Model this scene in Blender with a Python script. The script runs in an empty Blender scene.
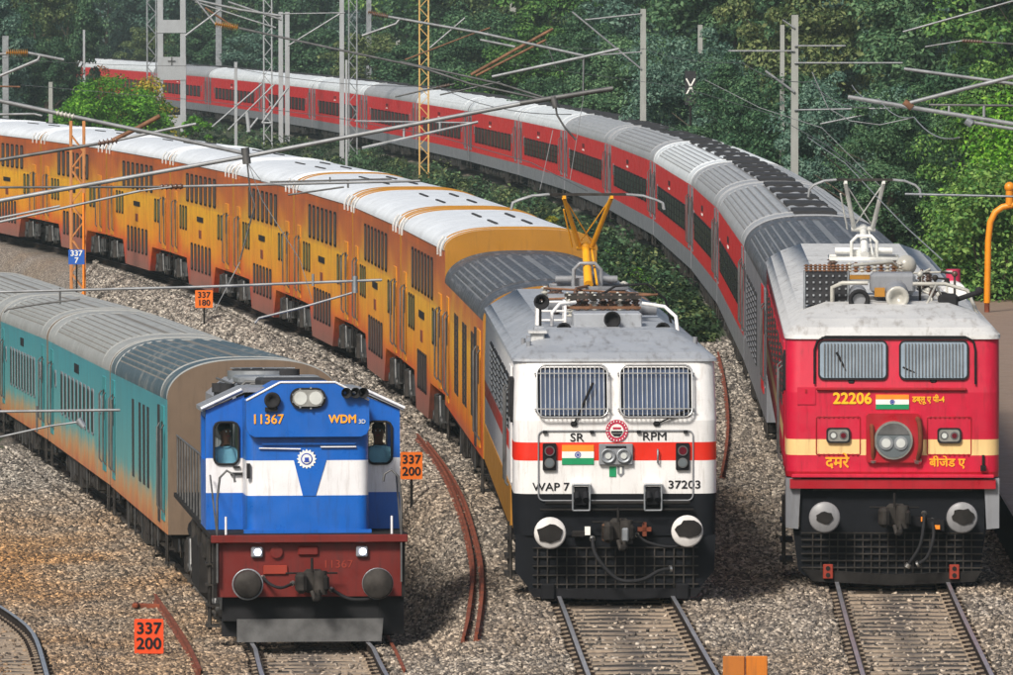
import bpy, math, random
from mathutils import Vector, Matrix
import numpy as np
random.seed(7)
rng = np.random.default_rng(11)
R = math.radians
scene = bpy.context.scene
col = scene.collection

# ------------------------------------------------------------------ camera
F = 6500.0                       # focal length in photo pixels (photo 1013 x 675)
CH = 8.9                         # camera height above the middle track
PITCH = math.atan(333.5 / F)
cam = bpy.data.cameras.new('camera'); camo = bpy.data.objects.new('camera', cam); col.objects.link(camo)
cam.sensor_width = 36.0; cam.lens = 36.0 * F / 1013.0
cam.clip_start = 1.0; cam.clip_end = 9000.0
camo.location = (0, 0, CH); camo.rotation_euler = (R(90) - PITCH, 0, 0)
scene.camera = camo
scene.render.resolution_x = 1024; scene.render.resolution_y = 682

# ------------------------------------------------------------------ light
w = bpy.data.worlds.new('World'); scene.world = w; w.use_nodes = True
SUN_EL, SUN_AZ = R(42), R(208)   # sun behind the camera, to the left (azimuth clockwise from +Y)
wn = w.node_tree; wn.nodes.clear()
sky = wn.nodes.new('ShaderNodeTexSky'); sky.sky_type = 'NISHITA'; sky.sun_disc = False
sky.sun_elevation = SUN_EL; sky.sun_rotation = SUN_AZ; sky.air_density = 1.0; sky.dust_density = 4.0
bg = wn.nodes.new('ShaderNodeBackground'); bg.inputs[1].default_value = 0.085
wo = wn.nodes.new('ShaderNodeOutputWorld')
wn.links.new(sky.outputs[0], bg.inputs[0]); wn.links.new(bg.outputs[0], wo.inputs[0])
sl = bpy.data.lights.new('sun', 'SUN'); so = bpy.data.objects.new('sun', sl); col.objects.link(so)
sl.energy = 3.5; sl.angle = R(12); sl.color = (1.0, 0.95, 0.87)
sd = Vector((math.sin(SUN_AZ) * math.cos(SUN_EL), math.cos(SUN_AZ) * math.cos(SUN_EL), math.sin(SUN_EL)))
so.rotation_euler = sd.to_track_quat('Z', 'Y').to_euler(); so.location = (-20, -20, 60)
scene.view_settings.view_transform = 'Standard'; scene.view_settings.look = 'None'
scene.view_settings.exposure = 0.3; scene.view_settings.gamma = 1.0
scene.cycles.max_bounces = 5; scene.cycles.diffuse_bounces = 2; scene.cycles.glossy_bounces = 3
scene.cycles.transparent_max_bounces = 8

# ------------------------------------------------------------------ materials
def lin(c):
    return tuple(((x / 12.92) if x <= .04045 else ((x + .055) / 1.055) ** 2.4) for x in c)
def hx(h): return lin(tuple(int(h[i:i + 2], 16) / 255 for i in (0, 2, 4)))
class NT:
    def __init__(s, name):
        s.m = bpy.data.materials.new(name); s.m.use_nodes = True; s.t = s.m.node_tree; s.t.nodes.clear()
        s.out = s.n('ShaderNodeOutputMaterial'); s.b = s.n('ShaderNodeBsdfPrincipled')
        s.l(s.b.outputs[0], s.out.inputs[0])
    def n(s, k, **a):
        x = s.t.nodes.new(k)
        for q, v in a.items(): setattr(x, q, v)
        return x
    def l(s, a, b): s.t.links.new(a, b)
    def val(s, sock, v):
        if hasattr(v, 'is_linked') or hasattr(v, 'links'): s.l(v, sock)
        else:
            if isinstance(v, tuple) and len(v) == 3 and sock.type == 'RGBA': v = (*v, 1)
            sock.default_value = v
    def coord(s, kind='Object', sc=None):
        c = s.n('ShaderNodeTexCoord').outputs[kind]
        if sc is None: return c
        m = s.n('ShaderNodeMapping'); s.l(c, m.inputs[0]); m.inputs['Scale'].default_value = sc
        return m.outputs[0]
    def noise(s, vec, scale, detail=4, rough=.6):
        x = s.n('ShaderNodeTexNoise'); s.l(vec, x.inputs['Vector']); x.inputs['Scale'].default_value = scale
        x.inputs['Detail'].default_value = detail; x.inputs['Roughness'].default_value = rough
        return x.outputs[0]
    def ramp(s, fac, stops, interp='LINEAR'):
        x = s.n('ShaderNodeValToRGB'); s.l(fac, x.inputs[0]); x.color_ramp.interpolation = interp
        e = x.color_ramp.elements
        while len(e) < len(stops): e.new(.5)
        for i, (p, c) in enumerate(stops):
            e[i].position = p
            e[i].color = (*c, 1) if isinstance(c, tuple) else (c, c, c, 1)
        return x.outputs[0]
    def mix(s, f, a, b, mode='MIX'):
        x = s.n('ShaderNodeMix', data_type='RGBA', blend_type=mode)
        s.val(x.inputs[0], f); s.val(x.inputs[6], a); s.val(x.inputs[7], b)
        return x.outputs[2]
    def math(s, op, a, b=0.0):
        x = s.n('ShaderNodeMath', operation=op); s.val(x.inputs[0], a); s.val(x.inputs[1], b); return x.outputs[0]
    def bump(s, h, strength=.3, dist=.02):
        x = s.n('ShaderNodeBump'); s.l(h, x.inputs['Height']); x.inputs['Strength'].default_value = strength
        x.inputs['Distance'].default_value = dist; s.l(x.outputs[0], s.b.inputs['Normal'])
    def fin(s, c=None, rough=.5, metal=0.0, spec=None):
        if c is not None: s.val(s.b.inputs['Base Color'], c)
        s.val(s.b.inputs['Roughness'], rough); s.b.inputs['Metallic'].default_value = metal
        if spec is not None: s.b.inputs['Specular IOR Level'].default_value = spec
        return s.m
def plain(name, c, rough=.55, metal=0.0, var=.25):
    dark = max(c) < .05
    t = NT(name); v = t.noise(t.coord(), 3.5, 5)
    c2 = tuple(x * (1 - var) for x in c); c1 = tuple(min(1, x * (1 + var * .5)) for x in c)
    return t.fin(t.mix(t.ramp(v, [(.35, 0.0), (.65, 1.0)]), c2, c1), min(.9, rough + .15) if dark else rough, metal * (.4 if dark else 1), .18 if dark else None)
def paint(name, c, dirt=(.09, .07, .05), amt=.5, rough=.38, streak=(7, 7, .7)):
    """weathered paint: fine grime, soft fading and rain streaks running down"""
    t = NT(name); o = t.coord()
    fade = t.ramp(t.noise(o, 1.3, 4), [(.3, .8), (.75, 1.0)])
    base = t.mix(1.0, c, fade, 'MULTIPLY')
    st = t.ramp(t.noise(t.coord('Object', streak), 1.6, 6, .7), [(.52, 0.0), (.8, amt)])
    sp = t.ramp(t.noise(o, 26, 4, .7), [(.6, 0.0), (.8, amt * .6)])
    a = t.mix(st, base, dirt); b = t.mix(sp, a, dirt)
    t.bump(t.noise(o, 5, 3), .12, .01)
    return t.fin(b, t.ramp(t.noise(o, 4, 4), [(.3, rough - .1), (.7, rough + .2)]))
def emis(name, c, e):
    t = NT(name); t.b.inputs['Emission Color'].default_value = (*c, 1); t.b.inputs['Emission Strength'].default_value = e
    return t.fin(c, .4)

M = {}
M['white'] = paint('white_paint', (.82, .81, .80), (.20, .15, .10), .55, .38)
M['redstripe'] = paint('red_stripe_paint', hx('e02a12'), amt=.2)
M['black'] = plain('black_paint', (.010, .010, .012), .55)
M['navyblack'] = plain('blue_black_paint', (.007, .008, .011), .6)
M['darkiron'] = plain('dark_iron', (.02, .018, .017), .7, .2, .5)
M['grime'] = plain('greasy_metal', (.045, .04, .036), .55, .5, .6)
M['greyroof'] = paint('grey_roof_paint', (.34, .36, .39), (.06, .045, .03), .8, .42, (5, 1.2, 3))
M['whiteroof'] = paint('weathered_white_roof', (.58, .58, .57), (.14, .11, .08), .9, .5, (5, 1.0, 3))
M['ddroof'] = paint('white_coach_roof', (.72, .76, .80), (.3, .3, .3), .35, .45, (4, .8, 2))
M['silverroof'] = paint('silver_coach_roof', (.34, .35, .36), (.13, .13, .13), .75, .40, (6, .5, 3))
M['lightroof'] = paint('pale_coach_roof', (.66, .70, .72), (.25, .25, .25), .45, .42, (6, .5, 3))
M['darkroof'] = paint('sooty_coach_roof', (.055, .058, .065), (.26, .26, .28), .7, .45, (9, .35, 4))
M['tealroof'] = paint('dusty_coach_roof', (.31, .32, .31), (.15, .13, .11), .55, .5, (7, .4, 3))
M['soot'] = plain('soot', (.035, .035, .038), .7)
M['blue'] = paint('blue_paint', hx('0a60bc'), (.02, .03, .05), .55, .35)
M['whiteband'] = paint('white_band_paint', (.82, .82, .84), (.25, .20, .15), .5, .35)
M['bufferred'] = paint('dull_red_paint', hx('6c1107'), (.02, .01, .008), .8, .5)
M['red'] = paint('crimson_paint', hx('c81238'), (.07, .01, .01), .6, .42)
M['deepred'] = paint('deep_red_paint', hx('a80f22'), (.04, .01, .01), .5, .35)
M['cream'] = paint('cream_paint', hx('f0cc8c'), (.2, .10, .05), .6, .4)
M['greypost'] = paint('grey_paint', (.24, .25, .27), (.08, .07, .06), .5, .4)
M['coachred'] = paint('coach_red_paint', hx('d4101a'), (.09, .015, .015), .55, .4, (5, 5, .5))
M['coachgrey'] = paint('coach_grey_paint', (.21, .22, .245), (.09, .08, .07), .75, .45, (5, 5, .5))
M['ochre'] = paint('ochre_end_paint', hx('a8741e'), (.10, .06, .02), .55, .5)
M['brownend'] = paint('brown_end_paint', hx('715f4e'), (.05, .04, .03), .6, .6)
M['taupe'] = paint('taupe_wagon_paint', hx('8a7565'), (.10, .07, .05), .4, .7)
M['orangepipe'] = paint('orange_pipe_paint', hx('e89010'), (.12, .06, .02), .45, .4)
M['orangesteel'] = paint('orange_steel_paint', hx('c08048'), (.2, .14, .09), .6, .6)
M['signorange'] = paint('sign_orange_paint', hx('e87010'), (.15, .05, .02), .35, .5)
M['signred'] = paint('sign_vermilion_paint', hx('e84a10'), (.15, .04, .02), .3, .5)
M['signblue'] = paint('sign_blue_paint', hx('1c5cb8'), (.05, .05, .08), .3, .5)
M['textorange'] = plain('orange_lettering', hx('ffa820'), .5, 0, .1)
M['textyellow'] = plain('yellow_lettering', hx('f5b81c'), .5, 0, .1)
M['textwhite'] = plain('white_lettering', (.8, .8, .75), .5, 0, .1)
M['textblack'] = plain('black_lettering', (.015, .015, .018), .5, 0, .1)
M['textdull'] = plain('dull_red_lettering', hx('8c2c18'), .6, 0, .1)
M['saffron'] = plain('saffron', hx('f08a20'), .5, 0, .1)
M['green'] = plain('flag_green', hx('0c8a58'), .5, 0, .1)
M['navy'] = plain('navy_emblem', hx('2040a0'), .5, 0, .1)
M['maroon'] = plain('badge_maroon', hx('b02848'), .5, 0, .1)
M['chrome'] = plain('bright_metal', (.62, .62, .60), .28, .9, .2)
M['steel'] = plain('galvanised_steel', (.30, .32, .34), .5, .6, .3)
M['pale_tube'] = plain('pale_tube', (.27, .28, .29), .5, .3, .3)
M['darktube'] = plain('dark_tube', (.12, .12, .12), .55, .4, .4)
M['whitepost'] = paint('whitewashed_steel', (.36, .38, .40), (.2, .18, .15), .5, .6)
M['concrete'] = paint('mast_concrete', (.33, .34, .32), (.12, .12, .10), .6, .9)
M['rust'] = plain('rusty_steel', hx('7a3c24'), .85, .1, .45)
M['rusty_iron'] = plain('rusted_brown_iron', hx('7c5840'), .8, .2, .5)
M['railside'] = plain('rail_side', (.028, .02, .016), .8, .1, .4)
M['railtop'] = plain('polished_rail', (.33, .34, .37), .35, .5, .2)
M['insul'] = plain('brown_porcelain', (.09, .05, .035), .3, 0, .3)
M['whiteglaze'] = plain('white_porcelain', (.42, .41, .37), .3, 0, .2)
M['pantoorange'] = paint('orange_pantograph_paint', hx('f0a81a'), (.2, .08, .03), .4, .45)
M['pantowhite'] = plain('white_pantograph_paint', (.74, .74, .70), .45, .1, .25)
M['buffer'] = paint('worn_buffer_face', (.26, .26, .27), (.1, .1, .1), .7, .35)
M['bufferwhite'] = plain('white_buffer_ring', (.62, .60, .58), .6, 0, .2)
M['skin'] = plain('skin', hx('7a4a32'), .6, 0, .1)
M['shirt'] = plain('pale_blue_shirt', hx('8cc4e0'), .8, 0, .2)
M['hair'] = plain('dark_hair', (.012, .01, .009), .6)
M['lining'] = plain('pale_green_cab_lining', hx('9fb88a'), .7, 0, .3)
def sleeper_mat():
    t = NT('stained_sleeper'); o = t.coord(); sx = t.n('ShaderNodeSeparateXYZ'); t.l(o, sx.inputs[0])
    oi = t.n('ShaderNodeObjectInfo'); c = t.ramp(t.noise(o, 9, 5, .7), [(.3, (.20, .15, .11)), (.7, (.42, .33, .24))])
    c = t.mix(t.math('MULTIPLY', oi.outputs['Random'], .35), c, (.12, .10, .08))
    st = t.ramp(t.math('ADD', t.math('ABSOLUTE', sx.outputs[0]), t.math('MULTIPLY', t.noise(o, 3, 4), .5)), [(.25, 1.0), (.62, 0.0)])
    c = t.mix(t.math('MULTIPLY', st, .75), c, (.05, .045, .045)); t.bump(t.noise(o, 20, 4), .4, .01)
    return t.fin(c, .9)
M['sleeper'] = sleeper_mat()
M['groove'] = plain('dark_roof_groove', (.17, .17, .17), .7, 0, .3)
M['lightgroove'] = plain('pale_roof_groove', (.17, .175, .18), .5, 0, .3)
M['browngroove'] = plain('brown_roof_groove', (.17, .16, .14), .8, 0, .3)
M['hazeroof'] = paint('smoke_haze_roof', (.05, .085, .105), (.30, .29, .26), 1.0, .55, (.5, .35, .5))  # diesel exhaust haze put into the roof colour, along with soot
M['yellowsteel'] = paint('yellow_steel_paint', hx('d0a860'), (.3, .22, .14), .5, .6)
M['bogiesteel'] = plain('oily_bogie_steel', (.10, .10, .10), .4, .6, .5)
M['bark'] = plain('bark', (.10, .075, .055), .95, 0, .4)
M['rubber'] = plain('rubber', (.02, .02, .022), .7)
M['ledlamp'] = emis('lit_marker_lamp', (.75, .8, 1.0), 6.0)
M['redlens'] = plain('red_lens', hx('5a1020'), .15)
M['greylens'] = plain('grey_lens', (.12, .14, .15), .1, 0, .1)
def glass(name, c, r=.08):
    t = NT(name); v = t.noise(t.coord(), 2.2, 3)
    return t.fin(t.mix(v, tuple(x * .5 for x in c), tuple(x * 1.5 for x in c)), r, 0.0, .3 if r > .25 else .8)
M['glass'] = glass('dark_window_glass', (.010, .012, .016), .3)
M['tintglass'] = glass('tinted_windscreen', (.06, .09, .16), .15)
M['greyglass'] = glass('grey_windscreen', (.22, .28, .34), .2)
M['olive'] = glass('olive_tinted_glass', (.10, .11, .03), .3); M['plum'] = glass('plum_tinted_glass', (.07, .05, .045), .35)
M['plow'] = plain('plough_grey', (.10, .10, .10), .7, 0, .4)
M['lamp'] = glass('headlamp_lens', (.5, .52, .5), .1)

def clear_glass():
    t = NT('clear_cab_glass'); t.fin((.02, .05, .05), .03, 0, .6)
    tr = t.n('ShaderNodeBsdfTransparent'); tr.inputs[0].default_value = (.94, .98, .97, 1); mx = t.n('ShaderNodeMixShader'); mx.inputs[0].default_value = .05
    t.l(tr.outputs[0], mx.inputs[1]); t.l(t.b.outputs[0], mx.inputs[2]); t.l(mx.outputs[0], t.out.inputs[0]); return t.m
M['clearglass'] = clear_glass()
def livery_dd():
    t = NT('orange_yellow_livery'); o = t.coord(); s = t.n('ShaderNodeSeparateXYZ'); t.l(o, s.inputs[0])
    y, z = s.outputs[1], s.outputs[2]
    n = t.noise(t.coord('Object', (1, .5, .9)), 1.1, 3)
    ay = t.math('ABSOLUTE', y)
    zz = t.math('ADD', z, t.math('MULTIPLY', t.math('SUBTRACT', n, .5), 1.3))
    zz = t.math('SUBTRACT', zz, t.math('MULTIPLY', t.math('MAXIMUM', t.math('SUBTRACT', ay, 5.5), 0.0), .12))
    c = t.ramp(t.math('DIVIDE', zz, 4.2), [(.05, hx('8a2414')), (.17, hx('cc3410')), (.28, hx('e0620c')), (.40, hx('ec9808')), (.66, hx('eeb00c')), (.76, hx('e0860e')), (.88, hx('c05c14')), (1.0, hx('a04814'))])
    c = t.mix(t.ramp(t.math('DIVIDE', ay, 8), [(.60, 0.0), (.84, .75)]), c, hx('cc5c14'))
    mo = t.noise(t.coord('Object', (1, .6, 1.0)), 2.3, 5, .75)
    c = t.mix(t.ramp(mo, [(.5, 0.0), (.75, .55)]), c, hx('c4561a'))
    # brown window bands
    fz = t.ramp(t.math('DIVIDE', z, 4.2), [(.0, 0.0), (.655, 0.0), (.665, .55), (.905, .55), (.915, 0.0)])
    c = t.mix(t.math('MULTIPLY', fz, .42), c, hx('7a4a3c'))
    # grey lower skirt, red patches by the bogies
    lo = t.ramp(t.math('DIVIDE', z, 4.2), [(.0, 1.0), (.2, .9), (.30, 0.0)])
    mid = t.ramp(t.math('DIVIDE', ay, 8), [(.30, 1.0), (.42, 0.0)])
    c = t.mix(t.math('MULTIPLY', t.math('MULTIPLY', lo, mid), .8), c, hx('8a6a60'))
    edge = t.ramp(t.math('DIVIDE', ay, 8), [(.40, 0.0), (.46, .8), (.6, .8), (.66, 0.0)])
    c = t.mix(t.math('MULTIPLY', lo, edge), c, hx('c8341c'))
    st = t.ramp(t.noise(t.coord('Object', (5, 4, .45)), 1.8, 6, .75), [(.46, 0.0), (.8, .75)])
    c = t.mix(st, c, (.10, .045, .02))
    t.bump(t.noise(o, 4, 3), .12, .01)
    return t.fin(c, .42)
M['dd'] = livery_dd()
def livery_teal():
    t = NT('teal_livery'); o = t.coord(); s = t.n('ShaderNodeSeparateXYZ'); t.l(o, s.inputs[0])
    z = s.outputs[2]
    n = t.noise(t.coord('Object', (1, .8, .35)), 1.6, 5, .75)
    zz = t.math('ADD', z, t.math('MULTIPLY', t.math('SUBTRACT', n, .5), -1.5))
    c = t.ramp(t.math('DIVIDE', zz, 4), [(.20, hx('b85a30')), (.27, hx('cc8444')), (.34, hx('b89c70')), (.42, hx('5aa4a4')), (.8, hx('3c94a0')), (.95, hx('3a7c88'))])
    st = t.ramp(t.noise(t.coord('Object', (5, 5, .5)), 1.5, 6, .7), [(.42, 0.0), (.78, .75)])
    c = t.mix(st, c, (.08, .11, .11)); t.bump(t.noise(o, 4, 3), .12, .01)
    return t.fin(c, .45)
M['teal'] = livery_teal(); M['tealdoor'] = paint('teal_door_paint', hx('318c92'), (.12, .12, .1), .7, .45); M['dddoor'] = paint('amber_door_paint', hx('d88a18'), (.15, .08, .03), .7, .45)
def ground_mat():
    t = NT('ground_cover'); o = t.coord()
    a = t.n('ShaderNodeAttribute'); a.attribute_name = 'ballast'; f = a.outputs['Fac']
    v = t.n('ShaderNodeTexVoronoi'); t.l(o, v.inputs['Vector']); v.inputs['Scale'].default_value = 21
    sepc = t.n('ShaderNodeSeparateColor'); t.l(v.outputs['Color'], sepc.inputs[0])
    st = t.ramp(sepc.outputs[0], [(.0, (.08, .072, .064)), (.3, (.20, .18, .16)), (.65, (.38, .34, .30)), (1.0, (.62, .57, .50))])
    big = t.noise(o, .22, 4)
    st = t.mix(t.ramp(big, [(.35, 0.0), (.7, .5)]), st, (.30, .19, .09), 'MIX')
    ol = t.n('ShaderNodeAttribute'); ol.attribute_name = 'oil'
    st = t.mix(t.math('MULTIPLY', ol.outputs['Fac'], .88), st, (.025, .021, .018))
    dk = t.ramp(v.outputs['Distance'], [(.25, 1.0), (.75, .12)])
    st = t.mix(1.0, st, dk, 'MULTIPLY')
    soil = t.ramp(t.noise(o, 1.5, 6, .7), [(.3, (.012, .02, .008)), (.55, (.03, .05, .015)), (.8, (.08, .07, .04))])
    c = t.mix(t.ramp(t.math('ADD', f, t.math('MULTIPLY', t.math('SUBTRACT', t.noise(o, 1.2, 4), .5), .5)), [(.4, 0.0), (.6, 1.0)]), soil, st)
    t.bump(v.outputs['Distance'], -.9, .05)
    return t.fin(c, .9)
M['ground'] = ground_mat()
def stone_mat():
    t = NT('ballast_stone'); g = t.n('ShaderNodeNewGeometry'); r = g.outputs['Random Per Island']
    c = t.ramp(r, [(.0, (.03, .027, .024)), (.35, (.13, .113, .096)), (.8, (.31, .275, .235)), (1.0, (.55, .50, .43))])
    big = t.ramp(t.noise(t.coord('Object', (1, .45, 1)), .30, 3), [(.40, 0.0), (.58, 1.0)])
    s = t.n('ShaderNodeSeparateXYZ'); t.l(t.coord(), s.inputs[0])
    leftw = t.math('MULTIPLY', t.ramp(t.math('MULTIPLY', t.math('ADD', s.outputs[0], 12.0), .1), [(.2, 1.0), (1.0, .2)]), t.ramp(t.math('MULTIPLY', s.outputs[1], .005), [(.62, 1.0), (.76, 0.0)]))
    c2 = t.mix(t.math('MULTIPLY', t.math('MULTIPLY', big, leftw), .9), c, t.mix(1.0, c, (1.15, .80, .42), 'MULTIPLY'))
    c3 = t.mix(t.math('MULTIPLY', leftw, .75), c2, t.mix(1.0, c2, (1.12, .84, .56), 'MULTIPLY'))
    return t.fin(c3, .85)
M['stone'] = stone_mat()
def leaf_mat(name, a, b, c, tr=.25):
    t = NT(name); g = t.n('ShaderNodeNewGeometry'); r = g.outputs['Random Per Island']
    oi = t.n('ShaderNodeObjectInfo')
    n = t.noise(t.coord(), .8, 3)
    f = t.math('ADD', t.math('MULTIPLY', r, .55), t.math('MULTIPLY', n, .55))
    f = t.math('ADD', f, t.math('MULTIPLY', t.math('SUBTRACT', oi.outputs['Random'], .5), .25))
    cc = t.ramp(f, [(.25, a), (.55, b), (.9, c)])
    t.fin(cc, .65, 0, .25)
    tb = t.n('ShaderNodeBsdfTranslucent'); t.l(cc, tb.inputs[0])
    mx = t.n('ShaderNodeMixShader'); mx.inputs[0].default_value = tr
    t.l(t.b.outputs[0], mx.inputs[1]); t.l(tb.outputs[0], mx.inputs[2]); t.l(mx.outputs[0], t.out.inputs[0])
    return t.m
M['leafdark'] = leaf_mat('dark_foliage', (.016, .050, .024), (.048, .12, .055), (.15, .26, .12))
M['leafblue'] = leaf_mat('bluish_foliage', (.022, .06, .045), (.07, .15, .11), (.19, .30, .22))
M['leafmid'] = leaf_mat('mid_green_foliage', (.018, .06, .014), (.075, .19, .04), (.24, .38, .09))
M['leafolive'] = leaf_mat('olive_foliage', (.018, .04, .015), (.075, .12, .04), (.22, .26, .10))
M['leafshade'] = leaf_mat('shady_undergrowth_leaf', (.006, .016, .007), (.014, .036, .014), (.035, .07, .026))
M['leafbright'] = leaf_mat('bright_foliage', (.04, .15, .01), (.12, .34, .02), (.32, .55, .06), .35)
M['leafyellow'] = leaf_mat('yellow_foliage', (.12, .15, .01), (.35, .32, .03), (.6, .45, .05), .35)
M['leafrust'] = leaf_mat('reddish_foliage', (.10, .04, .02), (.30, .10, .04), (.5, .25, .08), .35)

# ------------------------------------------------------------------ mesh builder
class MB:
    def __init__(s): s.v = []; s.f = []; s.mi = []; s.sm = []
    def add(s, vs, fs, m=0, smooth=False):
        b = len(s.v); s.v.extend([tuple(v) for v in vs])
        for f in fs: s.f.append(tuple(b + i for i in f)); s.mi.append(m); s.sm.append(smooth)
        return s
    def box(s, c, d, m=0, rot=None, ch=0.0):
        x, y, z = d[0] / 2, d[1] / 2, d[2] / 2
        if ch > 0:
            ch = min(ch, x * .9, y * .9, z * .9); vs = []; idx = {}
            for sx in (-1, 1):
                for sy in (-1, 1):
                    for sz in (-1, 1):
                        for k, p in enumerate(((sx * x, sy * (y - ch), sz * (z - ch)), (sx * (x - ch), sy * y, sz * (z - ch)), (sx * (x - ch), sy * (y - ch), sz * z))):
                            idx[(sx, sy, sz, k)] = len(vs); vs.append(Vector(p))
            fs = []
            for sg in (-1, 1):
                fs.append([idx[(sg, a, b, 0)] for a, b in ((-1, -1), (1, -1), (1, 1), (-1, 1))])
                fs.append([idx[(a, sg, b, 1)] for a, b in ((-1, -1), (1, -1), (1, 1), (-1, 1))])
                fs.append([idx[(a, b, sg, 2)] for a, b in ((-1, -1), (1, -1), (1, 1), (-1, 1))])
            for a in (-1, 1):
                for b in (-1, 1):
                    fs.append([idx[(a, b, -1, 0)], idx[(a, b, 1, 0)], idx[(a, b, 1, 1)], idx[(a, b, -1, 1)]])
                    fs.append([idx[(a, -1, b, 0)], idx[(a, 1, b, 0)], idx[(a, 1, b, 2)], idx[(a, -1, b, 2)]])
                    fs.append([idx[(-1, a, b, 1)], idx[(1, a, b, 1)], idx[(1, a, b, 2)], idx[(-1, a, b, 2)]])
                    for q in (-1, 1): fs.append([idx[(a, b, q, 0)], idx[(a, b, q, 1)], idx[(a, b, q, 2)]])
        else:
            vs = [Vector((a * x, b * y, e * z)) for a in (-1, 1) for b in (-1, 1) for e in (-1, 1)]
            fs = [(0, 1, 3, 2), (4, 6, 7, 5), (0, 4, 5, 1), (2, 3, 7, 6), (0, 2, 6, 4), (1, 5, 7, 3)]
        if rot: vs = [rot @ v for v in vs]
        return s.add([v + Vector(c) for v in vs], fs, m)
    def cyl(s, p0, p1, r, n=12, m=0, r2=None, cap=True):
        p0, p1 = Vector(p0), Vector(p1); d = p1 - p0
        if d.length < 1e-6: return s
        q = d.to_track_quat('Z', 'Y'); r2 = r if r2 is None else r2
        a = [p0 + q @ Vector((r * math.cos(t), r * math.sin(t), 0)) for t in (2 * math.pi * i / n for i in range(n))]
        b = [p1 + q @ Vector((r2 * math.cos(t), r2 * math.sin(t), 0)) for t in (2 * math.pi * i / n for i in range(n))]
        s.add(a + b, [(i, (i + 1) % n, n + (i + 1) % n, n + i) for i in range(n)], m, True)
        if cap: s.add(a, [tuple(range(n))[::-1]], m); s.add(b, [tuple(range(n))], m)
        return s
    def tube(s, pts, r, n=8, m=0, close=False):
        pts = [Vector(p) for p in pts]; rings = []; N = len(pts); up = Vector((0, 0, 1)); pq = None
        for i, p in enumerate(pts):
            if close: d = pts[(i + 1) % N] - pts[i - 1]
            else: d = (pts[min(i + 1, N - 1)] - pts[max(i - 1, 0)])
            d.normalize()
            x = d.cross(up) if abs(d.z) < .95 else d.cross(Vector((1, 0, 0)))
            if pq is not None:
                x = pq - d * pq.dot(d)
                if x.length < 1e-5: x = d.orthogonal()
            x.normalize(); pq = x.copy(); y = d.cross(x)
            rings.append([p + r * (x * math.cos(t) + y * math.sin(t)) for t in (2 * math.pi * k / n for k in range(n))])
        vs = [v for g in rings for v in g]; fs = []
        for i in range(N if close else N - 1):
            j = (i + 1) % N
            for k in range(n): fs.append((i * n + k, i * n + (k + 1) % n, j * n + (k + 1) % n, j * n + k))
        s.add(vs, fs, m, True)
        if not close: s.add(rings[0], [tuple(range(n))[::-1]], m); s.add(rings[-1], [tuple(range(n))], m)
        return s
    def prism(s, poly, a0, a1, axis='y', m=0, mside=None):
        """poly: 2D outline; axis y -> (x,z); axis x -> (y,z); axis z -> (x,y)"""
        mk = {'y': lambda p, a: (p[0], a, p[1]), 'x': lambda p, a: (a, p[0], p[1]), 'z': lambda p, a: (p[0], p[1], a)}[axis]
        n = len(poly); A = [mk(p, a0) for p in poly]; B = [mk(p, a1) for p in poly]
        s.add(A, [tuple(range(n))], m); s.add(B, [tuple(range(n))[::-1]], m)
        s.add(A + B, [(i, n + i, n + (i + 1) % n, (i + 1) % n) for i in range(n)], m if mside is None else mside)
        return s
    def disc(s, c, r, y0, y1, n=24, m=0): return s.cyl((c[0], y1, c[1]), (c[0], y0, c[1]), r, n, m)
    def lathe(s, prof, c, axis, n=16, m=0):
        q = Vector(axis).to_track_quat('Z', 'Y'); c = Vector(c); vs = []
        for r, h in prof:
            for k in range(n):
                t = 2 * math.pi * k / n; vs.append(c + q @ Vector((r * math.cos(t), r * math.sin(t), h)))
        fs = [(i * n + k, i * n + (k + 1) % n, (i + 1) * n + (k + 1) % n, (i + 1) * n + k) for i in range(len(prof) - 1) for k in range(n)]
        return s.add(vs, fs, m, True)
    def ball(s, c, r, m=0, n=10, sc=(1, 1, 1)):
        vs = []; fs = []; k = n // 2 + 1
        for i in range(k + 1):
            p = math.pi * i / k
            for j in range(n):
                t = 2 * math.pi * j / n
                vs.append((c[0] + sc[0] * r * math.sin(p) * math.cos(t), c[1] + sc[1] * r * math.sin(p) * math.sin(t), c[2] + sc[2] * r * math.cos(p)))
        for i in range(k):
            for j in range(n): fs.append((i * n + j, (i + 1) * n + j, (i + 1) * n + (j + 1) % n, i * n + (j + 1) % n))
        return s.add(vs, fs, m, True)
    def pieces(s):
        """groups of faces that stand far apart from one another"""
        n = len(s.v); par = list(range(n))
        def fd(i):
            while par[i] != i: par[i] = par[par[i]]; i = par[i]
            return i
        for f in s.f:
            a = fd(f[0])
            for i in f[1:]:
                b = fd(i)
                if a != b: par[b] = a
        root = [fd(i) for i in range(n)]; ids = {r: k for k, r in enumerate(sorted(set(root)))}; k = len(ids)
        if k < 2 or k > 900: return None
        V = np.array(s.v, float); isl = np.array([ids[r] for r in root]); lo = np.full((k, 3), np.inf); hi = -lo
        np.minimum.at(lo, isl, V); np.maximum.at(hi, isl, V); size = (hi - lo).max(1)
        gap = np.maximum(0, np.maximum(lo[:, None] - hi[None], lo[None] - hi[:, None]))
        near = np.sqrt((gap ** 2).sum(2)) <= np.maximum(.02, .47 * np.maximum(size[:, None], size[None]))
        comp = list(range(k))
        def fc(i):
            while comp[i] != i: i = comp[i]
            return i
        for a, b in zip(*np.nonzero(np.triu(near, 1))):
            a, b = fc(a), fc(b)
            if a != b: comp[max(a, b)] = min(a, b)
        cc = [fc(i) for i in range(k)]
        if len(set(cc)) < 2: return None
        out = {}
        for fi, f in enumerate(s.f): out.setdefault(cc[isl[f[0]]], []).append(fi)
        return list(out.values())
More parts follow.
